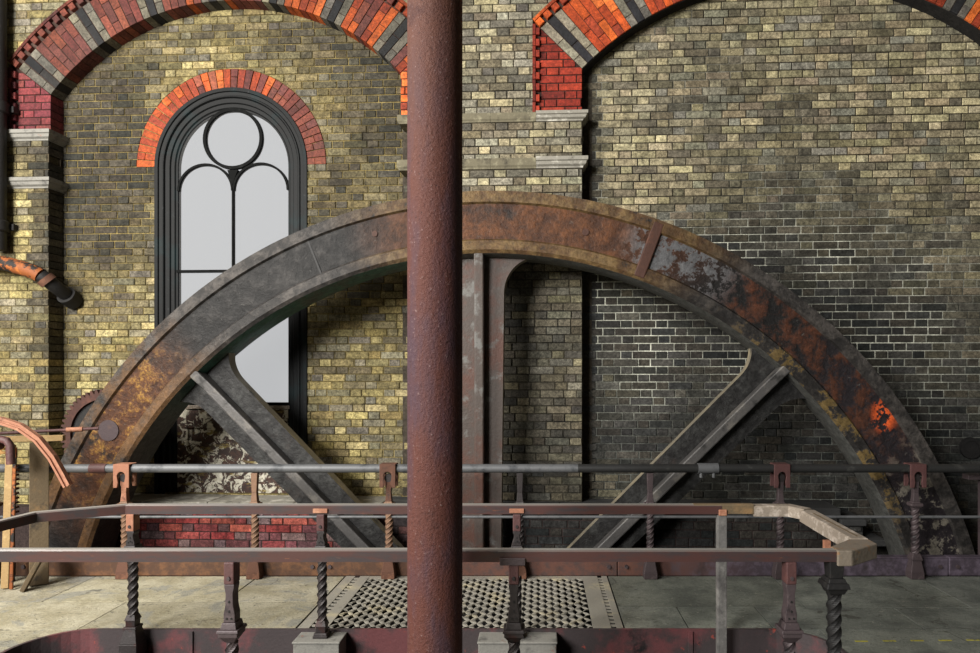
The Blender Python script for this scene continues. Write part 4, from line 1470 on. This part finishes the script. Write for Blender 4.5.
def rear_post(x, iron, brk, fork):
    p = empty('post'); p.parent = rail; p.location = (x, 0, 0)
    bm = bmesh.new()
    frustum(bm, 0, 0, 0.0, 0.105, 0.085, 0.05, 0.105, 0.085); frustum(bm, 0, 0, 0.05, 0.105, 0.085, 0.145, 0.07, 0.06)
    mobj('pedestal', bm, M['post_purple'] if x > 0.5 else M['rust'], p, bevel=0.004)
    bm = bmesh.new(); frustum(bm, 0, 0, 0.145, 0.085, 0.075, 0.158, 0.085, 0.075); frustum(bm, 0, 0, 0.158, 0.085, 0.075, 0.20, 0.055, 0.05)
    mobj('collar', bm, iron, p, bevel=0.003)
    bm = bmesh.new(); twist_bar(bm, 0, 0, 0.20, 0.56, 0.031, 2.2); mobj('twisted_shaft', bm, iron, p)
    bm = bmesh.new(); frustum(bm, 0, 0, 0.56, 0.06, 0.055, 0.575, 0.095, 0.075); frustum(bm, 0, 0, 0.575, 0.095, 0.075, 0.595, 0.09, 0.07); frustum(bm, 0, 0, 0.595, 0.07, 0.055, 0.61, 0.05, 0.045)
    mobj('upper_collar', bm, iron, p, bevel=0.003)
    bm = bmesh.new()
    frustum(bm, 0, 0, 0.61, 0.05, 0.045, 0.68, 0.038, 0.036); frustum(bm, 0, 0, 0.68, 0.038, 0.036, 0.79 if fork else 0.832, 0.052, 0.04)
    mobj('neck', bm, brk if fork and x < 0 else iron, p, bevel=0.003)
    if fork:
        bm = bmesh.new(); tube(bm, [(0, -0.02, 0.795), (0, 0.02, 0.795)], 0.033, 14); mobj('neck_eye', bm, M['post_iron'], p)
        bm = bmesh.new(); keyhole(bm, 0.125, 0.185, 0.815, -0.052, -0.036); keyhole(bm, 0.125, 0.185, 0.815, 0.036, 0.052)
        box(bm, -0.0625, 0.0625, -0.0362, 0.0362, 0.900, 0.9075)
        mobj('fork_bracket', bm, brk, p, bevel=0.003)
    return p


px_ = [(-3.29, M['post_rust'], M['orange_rust'], True), (-2.26, M['post_rust'], M['rust'], False), (-1.198, M['post_rust'], M['rust'], True),
       (-0.159, M['post_iron'], M['rust'], False), (0.872, M['post_purple'], M['bracket_red'], False), (1.903, M['post_purple'], M['bracket_red'], True),
       (2.973, M['post_purple'], M['bracket_red'], True), (-4.33, M['post_rust'], M['orange_rust'], False), (4.03, M['post_purple'], M['bracket_red'], False)]
for a in px_: rear_post(*a)
bm = bmesh.new(); tube(bm, [(-4.6, 0, HZR), (0.3, 0, HZR)], 0.034, 16); mobj('handrail_pipe', bm, M['steel_pipe'], rail, smooth=True)
bm = bmesh.new(); tube(bm, [(0.3, 0, HZR), (4.6, 0, HZR)], 0.034, 16); mobj('handrail_pipe', bm, M['dark_pipe'], rail, smooth=True)
bm = bmesh.new(); tube(bm, [(-3.56, 0, HZR), (-3.43, 0, HZR)], 0.038, 16); mobj('pipe_sleeve', bm, M['bracket_red'], rail, smooth=True)
bm = bmesh.new(); tube(bm, [(1.25, 0, HZR), (1.41, 0, HZR)], 0.042, 16); sl = mobj('pipe_sleeve', bm, M['steel_pipe'], rail, smooth=True)
for x in (1.275, 1.375):
    bm = bmesh.new(); tube(bm, [(x, -0.01, HZR - 0.07), (x, -0.01, HZR - 0.035)], 0.013, 10); mobj('set_screw', bm, M['steel_pipe'], sl)
bm = bmesh.new(); tube(bm, [(-4.6, 0, 0.483), (4.6, 0, 0.483)], 0.0115, 10); mobj('lower_rod', bm, M['steel_pipe'], rail, smooth=True)

# ------------------------------------------------------------------ railing round the well (near)
YN, YF = 3.05, 3.97
wellr = empty('well_railing', (0, 0, 0))
tag(wellr, 'near railing of brown timber rails on twisted iron posts round the well', 'railing')


def timber(name, pts, w, h, mat, z):
    """rail of rectangular section with its top at z, along (x,y) points"""
    bm = bmesh.new()
    V = [Vector((p[0], p[1], 0)) for p in pts]
    path = []
    for i, p in enumerate(V):
        a = (V[i] - V[i - 1]).normalized() if i else (V[1] - V[0]).normalized()
        b = (V[i + 1] - V[i]).normalized() if i < len(V) - 1 else a
        na, nb = Vector((-a.y, a.x, 0)), Vector((-b.y, b.x, 0))
        m_ = (na + nb).normalized(); m_ = m_ / max(0.4, m_.dot(na))
        path.append((p + Vector((0, 0, z)), m_, Vector((0, 0, 1))))
    c = h * 0.12
    sweep(bm, path, [(-w / 2, -h), (w / 2, -h), (w / 2, -c), (w / 2 - c, 0), (-w / 2 + c, 0), (-w / 2, -c)])
    return mobj(name, bm, mat, wellr)


ZR = 0.797
RH = 0.058
timber('front_rail', [(-3.2, YN), (-0.082, YN)], 0.044, RH, M['rail_brown'], ZR)
timber('front_rail', [(-0.20, YN - 0.002), (1.402, YN - 0.002)], 0.047, RH - 0.004, M['rail_brown'], ZR - 0.002)
bm = bmesh.new(); box(bm, -0.19, -0.07, YN - 0.038, YN - 0.029, ZR - RH - 0.012, ZR - RH + 0.022); mobj('splice_plate', bm, M['post_purple'], wellr, bevel=0.002)
bm = bmesh.new(); tube(bm, [(-0.095, YN - 0.03, ZR - RH - 0.035), (-0.095, YN + 0.03, ZR - RH - 0.035)], 0.028, 14); mobj('splice_bolt', bm, M['rust'], wellr)
# corner block and the return at the right-hand end
bm = bmesh.new()
poly = [(1.403, YN - 0.036), (1.471, YN - 0.036), (1.655, YN + 0.09), (1.655, YN + 0.17), (1.55, YN + 0.17), (1.403, YN + 0.04)]
a = [bm.verts.new((p[0], p[1], ZR)) for p in poly]; b = [bm.verts.new((p[0], p[1], ZR - 0.075)) for p in poly]
bm.faces.new(a); bm.faces.new(b[::-1])
for i in range(6): bm.faces.new((a[i], b[i], b[(i + 1) % 6], a[(i + 1) % 6]))
M['wood_end'] = weathered('weathered_end_grain', srgb(112, 102, 90), [(srgb(132, 92, 50), 14, 0.52, 0.66), (srgb(70, 62, 56), 10, 0.58, 0.72)], 0.75)
mobj('corner_block', bm, M['wood_end'], wellr, bevel=0.006)
timber('end_rail', [(1.604, YN + 0.165), (1.618, YF - 0.10)], 0.095, 0.07, M['wood_pale'], ZR + 0.006)
bm = bmesh.new(); box(bm, 1.606, 1.616, YN + 0.2, YF - 0.2, ZR + 0.005, ZR + 0.0085); mobj('groove_strip', bm, M['wood_dark'], wellr)
timber('end_rail', [(1.618, YF - 0.098), (1.55, YF + 0.012), (1.32, YF + 0.014)], 0.08, 0.064, M['wood_pale'], ZR + 0.012)
timber('back_rail', [(1.318, YF), (0.95, YF)], 0.050, 0.058, M['wood_dark'], ZR + 0.022)
timber('back_rail', [(1.12, YF - 0.001), (-2.56, YF)], 0.052, RH, M['rail_brown'], ZR + 0.020)
timber('back_rail', [(-2.562, YF), (-2.96, YF - 0.22), (-3.0, YF - 0.5), (-3.0, YN)], 0.052, RH, M['rail_brown'], ZR + 0.020)
bm = bmesh.new(); box(bm, 1.515, 1.545, 3.40, 3.43, 0.64, ZR - 0.058); mobj('stub', bm, M['orange_rust'], wellr)


def well_post(x, y, ztop, mats, flange, z_ped, kind='full', scale=1.0, drop=0.0):
    """bracket, riveted blade, flange, twisted shaft, pedestal"""
    iron, brk = mats
    p = empty('post'); p.parent = wellr; p.location = (x, y, 0); p.scale = (0.8, 0.8, 1)
    zb = ztop - 0.105
    bm = bmesh.new()
    box(bm, -0.030, 0.030, -0.042, 0.042, zb, ztop)
    b = mobj('top_bracket', bm, brk, p, bevel=0.006)
    bm = bmesh.new(); tube(bm, [(0, -0.050, zb + 0.03), (0, -0.040, zb + 0.03)], 0.010, 10); mobj('bolt', bm, iron, b)
    # blade, waisted in the middle
    bm = bmesh.new()
    zf = flange + 0.066
    hh = zb - zf
    prof = [(0.034, zf), (0.034, zf + hh * 0.22), (0.024, zf + hh * 0.45), (0.022, zf + hh * 0.75), (0.030, zb - 0.012), (0.030, zb)]
    prism(bm, prof + [(-q[0], q[1]) for q in reversed(prof)], -0.036, 0.036)
    bl_ = mobj('blade', bm, iron, p, bevel=0.004)
    for rx, rz in ((0, zf + hh * 0.55), (-0.014, zf + 0.02), (0.014, zf + 0.02), (0, zf + hh * 0.3)):
        bm = bmesh.new(); tube(bm, [(rx, -0.040, rz), (rx, -0.034, rz)], 0.0055, 8); mobj('rivet', bm, M['black_iron'], bl_)
    bm = bmesh.new()
    frustum(bm, 0, 0, flange - 0.03, 0.055, 0.055, flange, 0.105, 0.105)
    frustum(bm, 0, 0, flange, 0.112, 0.112, flange + 0.022, 0.112, 0.112)
    frustum(bm, 0, 0, flange + 0.022, 0.13, 0.13, flange + 0.036, 0.122, 0.122)
    frustum(bm, 0, 0, flange + 0.036, 0.096, 0.1, flange + 0.066, 0.080, 0.086)
    mobj('flange', bm, iron, p, bevel=0.003)
    bm = bmesh.new(); twist_bar(bm, 0, 0, z_ped, flange - 0.03, 0.038, (flange - 0.03 - z_ped) / 0.21); mobj('twisted_shaft', bm, iron, p)
    bm = bmesh.new()
    frustum(bm, 0, 0, z_ped - 0.022, 0.088, 0.088, z_ped + 0.012, 0.06, 0.06)
    frustum(bm, 0, 0, z_ped - 0.060, 0.070, 0.070, z_ped - 0.022, 0.074, 0.074)
    frustum(bm, 0, 0, z_ped - 0.075, 0.102, 0.102, z_ped - 0.060, 0.096, 0.096)
    mobj('collar', bm, iron, p, bevel=0.003)
    bm = bmesh.new()
    if drop:
        frustum(bm, 0, 0, z_ped - 0.16, 0.135, 0.135, z_ped - 0.075, 0.088, 0.088)
        frustum(bm, 0, 0, z_ped - drop, 0.14, 0.14, z_ped - 0.16, 0.135, 0.135)
        mobj('pedestal', bm, iron, p, bevel=0.004)
    else:
        frustum(bm, 0, 0, z_ped - 0.09, 0.11, 0.11, z_ped - 0.075, 0.11, 0.11)
        mobj('base_plate', bm, iron, p, bevel=0.003)
    return p


FP, DK = (M['post_purple'], M['bracket_red']), (M['post_iron'], M['bracket_red'])
for x, m_ in ((-1.468, FP), (-0.124, DK), (1.187, FP)):
    well_post(x, YN, ZR - RH + 0.001, m_, 0.388, 0.09)
well_post(-2.525, YF, ZR + 0.020 - RH, (M['post_iron'], M['orange_rust']), 0.50, 0.125, drop=0.55)
well_post(-1.352, YF, ZR + 0.020 - RH, DK, 0.50, 0.088)
well_post(-0.143, YF, ZR + 0.020 - RH, DK, 0.50, 0.088)
# corner post at the right-hand end: capital on a twisted shaft
p = empty('post'); p.parent = wellr; p.location = (1.405, YN + 0.01, 0)
bm = bmesh.new()
frustum(bm, 0, 0, 0.66, 0.062, 0.062, ZR - RH, 0.07, 0.07)
frustum(bm, 0, 0, 0.64, 0.09, 0.09, 0.66, 0.075, 0.075); frustum(bm, 0, 0, 0.615, 0.112, 0.112, 0.64, 0.10, 0.10); frustum(bm, 0, 0, 0.585, 0.07, 0.07, 0.615, 0.095, 0.095)
mobj('capital', bm, M['black_iron'], p, bevel=0.003)
bm = bmesh.new(); twist_bar(bm, 0, 0, 0.05, 0.587, 0.035, 2.2); mobj('twisted_shaft', bm, M['black_iron'], p)
bm = bmesh.new(); frustum(bm, 0, 0, 0.0, 0.13, 0.13, 0.055, 0.08, 0.08); mobj('pedestal', bm, M['black_iron'], p)
# plain flat bar that props the back rail
bm = bmesh.new()
vs_ = box(bm, 1.095, 1.152, YF - 0.03, YF + 0.02, -0.30, ZR + 0.018 - 0.062)
mobj('flat_prop', bm, M['prop_grey'], wellr, bevel=0.004)
bm = bmesh.new(); box(bm, 1.10, 1.15, YF - 0.037, YF - 0.026, ZR - 0.046, ZR - 0.008); mobj('prop_clip', bm, M['orange_rust'], wellr, bevel=0.004)
for x in (-1.352, -0.143):
    bm = bmesh.new(); box(bm, x - 0.045, x + 0.045, YF - 0.037, YF - 0.026, ZR - 0.03, ZR - 0.002); mobj('rail_clip', bm, M['orange_rust'], wellr, bevel=0.003)

# corbel blocks under two of the posts
for nm, x0_, x1_, lab in (('corbel_block', -1.50, -1.22, 'grey corbel block under the twisted post left of the column'),
                          ('corbel_block', -0.375, 0.10, 'wide grey corbel block under the post right of the column')):
    bm = bmesh.new(); box(bm, x0_, x1_, 3.885, PY1 - 0.0125, -0.30, -0.016)
    box(bm, x0_ - 0.006, x1_ + 0.006, 3.878, PY1 - 0.0125, -0.016, -0.0025)
    tag(mobj(nm, bm, M['grey_block'], None, bevel=0.006), lab, 'block', 'corbel blocks under the well railing')
    bm = bmesh.new(); tube(bm, [((x0_ + x1_) / 2, 3.87, -0.12), ((x0_ + x1_) / 2, 3.886, -0.12)], 0.02, 12)
    mobj('bolt', bm, M['black_iron'], bpy.data.objects[[o_.name for o_ in COL.objects if o_.name.startswith(nm)][-1]])

# rusty rods lying in the well
for i, (pts, r, lab) in enumerate((([(-3.02, 3.70, -0.099), (-2.30, 3.80, -0.099)], 0.010, 'long rusty rod lying across the left end of the well'),
                                   ([(-2.66, 3.60, -0.100), (-2.50, 3.80, -0.070)], 0.009, 'short rusty rod propped up at the left end of the well'))):
    bm = bmesh.new(); tube(bm, pts, r, 8)
    tag(mobj('iron_rod', bm, M['bright_rust'], None), lab, 'rod', 'rusty rods in the well')
bm = bmesh.new(); box(bm, -3.105, -2.25, 3.55, 3.87, -0.14, -0.11)
tag(mobj('well_shelf', bm, M['black_iron']), 'dark iron shelf in the left end of the well', 'shelf')

# ------------------------------------------------------------------ round iron column
col = empty('iron_column', (-0.451, 2.75, 0))
tag(col, 'tall rusted round iron column in the foreground', 'column')
bm = bmesh.new(); tube(bm, [(0, 0, 0.22), (0, 0, 1.5), (0, 0, 3.0), (0, 0, 4.5), (0, 0, 6.45)], 0.117, 48); mobj('shaft', bm, M['pillar'], col, smooth=True)
bm = bmesh.new(); frustum(bm, 0, 0, 0.0, 0.27, 0.27, 0.06, 0.27, 0.27); tube(bm, [(0, 0, 0.06), (0, 0, 0.12), (0, 0, 0.22)], 0.13, 40, radii=[0.134, 0.134, 0.118])
mobj('base', bm, M['pillar'], col)
bm = bmesh.new(); tube(bm, [(0, 0, 6.4), (0, 0, 6.5), (0, 0, 6.58)], 0.15, 40, radii=[0.118, 0.16, 0.16]); mobj('capital', bm, M['pillar'], col)

# ------------------------------------------------------------------ lumber and iron stacked at the left end of the walkway
def leaning(name, label, foot, top, w, d, mat, cat='plank', rot=0.0):
    f, t = Vector(foot), Vector(top)
    L_ = (t - f).length
    o = None
    bm = bmesh.new(); box(bm, -w / 2, w / 2, -d / 2, d / 2, 0, L_)
    o = mobj(name, bm, mat, None, bevel=0.004)
    q = (t - f).to_track_quat('Z', 'Y')
    o.matrix_world = Matrix.Translation(f) @ q.to_matrix().to_4x4()
    return tag(o, label, cat, 'lumber stacked at the left end of the walkway' if name == 'timber_plank' else None)


leaning('timber_plank', 'narrow pale timber batten standing at the left edge', (-4.03, 4.83, 0.004), (-4.05, 4.90, 1.075), 0.05, 0.05, M['wood_raw'])
leaning('timber_plank', 'broad brown plank with a splayed foot leaning behind the well railing', (-3.835, 4.90, 0.004), (-3.90, 4.985, 1.085), 0.12, 0.045, M['wood_dark'])
leaning('timber_plank', 'thin dark timber upright beside the pale batten', (-4.22, 4.86, 0.004), (-4.20, 4.93, 1.085), 0.06, 0.04, M['wood_dark'])
leaning('timber_offcut', 'short splayed brown offcut standing at the foot of the broad plank', (-3.86, 4.78, 0.004), (-3.75, 4.83, 0.26), 0.09, 0.03, M['wood_dark'], 'offcut')
leaning('iron_bar', 'thin orange rusty bar standing against the broad plank', (-3.965, 4.80, 0.004), (-3.985, 4.86, 1.06), 0.022, 0.02, M['bright_rust'], 'bar')

rk_ = empty('gear_rack', (-4.105, 4.985, 0))
tag(rk_, 'dark toothed iron rack standing between the timbers', 'gear rack')
bm = bmesh.new(); box(bm, -0.025, 0.0, -0.02, 0.02, 0.0, 0.98); mobj('bar', bm, M['black_iron'], rk_)
for i in range(12):
    bm = bmesh.new(); frustum(bm, 0.018, 0, 0.50 + i * 0.036, 0.036, 0.04, 0.516 + i * 0.036, 0.03, 0.034)
    mobj('tooth', bm, M['rust'], rk_)

fr = empty('machine_stand', (0, 4.74, 0))
tag(fr, 'reddish cast-iron stand with a round boss and drooping curved channel at the left edge', 'stand')
bm = bmesh.new(); tube(bm, [(-4.45, 0, 1.14), (-4.02, 0, 1.14), (-3.95, 0, 1.125), (-3.925, 0, 1.09), (-3.92, 0, 0.95)], 0.028, 12); mobj('bent_arm', bm, M['bracket_red'], fr, smooth=True)
bm = bmesh.new(); tube(bm, [(-4.03, -0.045, 1.10), (-4.03, 0.03, 1.10)], 0.048, 20); mobj('boss', bm, M['rust'], fr, smooth=True)
bm = bmesh.new(); box(bm, -4.46, -4.38, -0.04, 0.04, 0.0, 1.16); mobj('upright', bm, M['black_iron'], fr)
bm = bmesh.new(); box(bm, -4.50, -4.34, -0.08, 0.08, 0.0, 0.03); mobj('foot', bm, M['black_iron'], fr)
cp = [(-4.42, 1.26), (-4.25, 1.285), (-4.10, 1.29), (-3.94, 1.278), (-3.80, 1.232), (-3.67, 1.14), (-3.565, 1.01), (-3.495, 0.885), (-3.45, 0.80)]
path = []
for i, p_ in enumerate(cp):
    a_, b_ = Vector((cp[max(i - 1, 0)][0], 0, cp[max(i - 1, 0)][1])), Vector((cp[min(i + 1, len(cp) - 1)][0], 0, cp[min(i + 1, len(cp) - 1)][1]))
    t = (b_ - a_).normalized()
    path.append((Vector((p_[0], -0.06, p_[1])), Vector((-t.z, 0, t.x)), Vector((0, 1, 0))))
bm = bmesh.new()
sweep(bm, path, [(-0.026, -0.02), (-0.010, -0.02), (-0.010, -0.006), (0.010, -0.006), (0.010, -0.02), (0.026, -0.02), (0.026, 0.02), (-0.026, 0.02)])
o = mobj('curved_channel', bm, M['orange_rust'], fr); o['label'] = 'curved rusty channel bar drooping towards the handrail'
bm = bmesh.new(); tube(bm, [(-4.42, -0.05, 1.25), (-4.42, 0.0, 1.14)], 0.014, 8); mobj('hanger', bm, M['rust'], fr)

leaning('timber_plank', 'short yellowish batten lying level under the pink rod', (-4.25, 4.915, 1.113), (-3.75, 5.045, 1.113), 0.05, 0.045, M['wood_raw'])
rd = empty('pink_rod', (0, 5.0, 0))
tag(rd, 'thin pinkish rod with a collar sticking out towards the flywheel rim', 'rod')
bm = bmesh.new(); tube(bm, [(-4.25, -0.06, 1.155), (-3.60, 0.22, 1.172)], 0.013, 10); mobj('rod', bm, M['bracket_red'], rd, smooth=True)
bm = bmesh.new(); tube(bm, [(-3.80, 0.1340, 1.1668), (-3.70, 0.1770, 1.1694)], 0.02, 10); mobj('collar', bm, M['orange_rust'], rd, smooth=True)

rope = empty('rope_lashing', (0, 4.845, 0))
tag(rope, 'frayed straw rope tied round the timber tops at the left edge', 'rope')
random.seed(5)
for k in range(4):
    z = 1.04 + 0.012 * k
    pts = [(-4.25 + 0.045 * i, -0.005 + 0.006 * math.sin(i * 1.3 + k) + 0.008 * (i % 2) , z - 0.03 + 0.016 * math.sin(i * 1.7 + k * 2)) for i in range(6)]
    bm = bmesh.new(); tube(bm, pts, 0.008, 6); mobj('strand', bm, M['rope'], rope, smooth=True)

# iron stanchion frame half seen at the right edge
sf = empty('stanchion_frame', (0, 5.21, 0))
tag(sf, 'dark purplish iron stanchion frame at the right edge beside the wheel', 'frame')
bm = bmesh.new(); box(bm, 3.585, 3.66, -0.035, 0.035, -0.9, 0.80); mobj('upright', bm, M['post_purple'], sf, bevel=0.005)
bm = bmesh.new(); box(bm, 3.46, 4.2, -0.04, 0.04, 0.76, 0.80); mobj('top_bar', bm, M['post_purple'], sf, bevel=0.005)

# ------------------------------------------------------------------ the rest of the engine house
def shell(name, label, boxes):
    bm = bmesh.new()
    for b in boxes: box(bm, *b)
    tag(mobj(name, bm, M['plaster']), label, name.split('_')[0], kind='structure')


shell('wall_left', 'side wall of the engine house out of view at the left', [(-7.3, -7.1, -5.2, 0.4, -6, 6.9), (-7.3, -7.1, 2.8, 7.6, -6, 6.9), (-7.3, -7.1, 0.4, 2.8, -6, 2.6), (-7.3, -7.1, 0.4, 2.8, 6.5, 6.9)])
shell('wall_right', 'side wall of the engine house out of view at the right', [(7.1, 7.3, -5.2, 7.4, -6, 6.9)])
shell('wall_front', 'end wall of the engine house behind the viewer', [(-7.3, 7.3, -5.4, -5.2, -6, 6.9)])
shell('ceiling', 'plain ceiling of the engine house', [(-7.3, 7.3, -5.4, 7.6, 6.6, 6.9)])
bm = bmesh.new()
box(bm, PL0, PL1 - 0.012, -0.05, 0.4, -6, 6.9); box(bm, PC0 - 0.1, PC1 + 0.1, -0.0, 0.4, -6, 6.9); box(bm, PR0 + 0.012, PR1, -0.05, 0.4, -6, 6.9)
box(bm, PL1 - 0.1, PR1, 0.015, 0.4, 5.5, 6.9); box(bm, PL0, PR1, 0.02, 0.4, -6, WSILL - 0.01)
bk = mobj('wall_back', bm, M['mortar'], None, m=BACK)
mesh_tint(bk.data, [(len(bk.data.loops), srgb(60, 54, 46)[:3])])
tag(bk, 'masonry core of the rear wall behind the brick facing', 'wall', kind='structure')
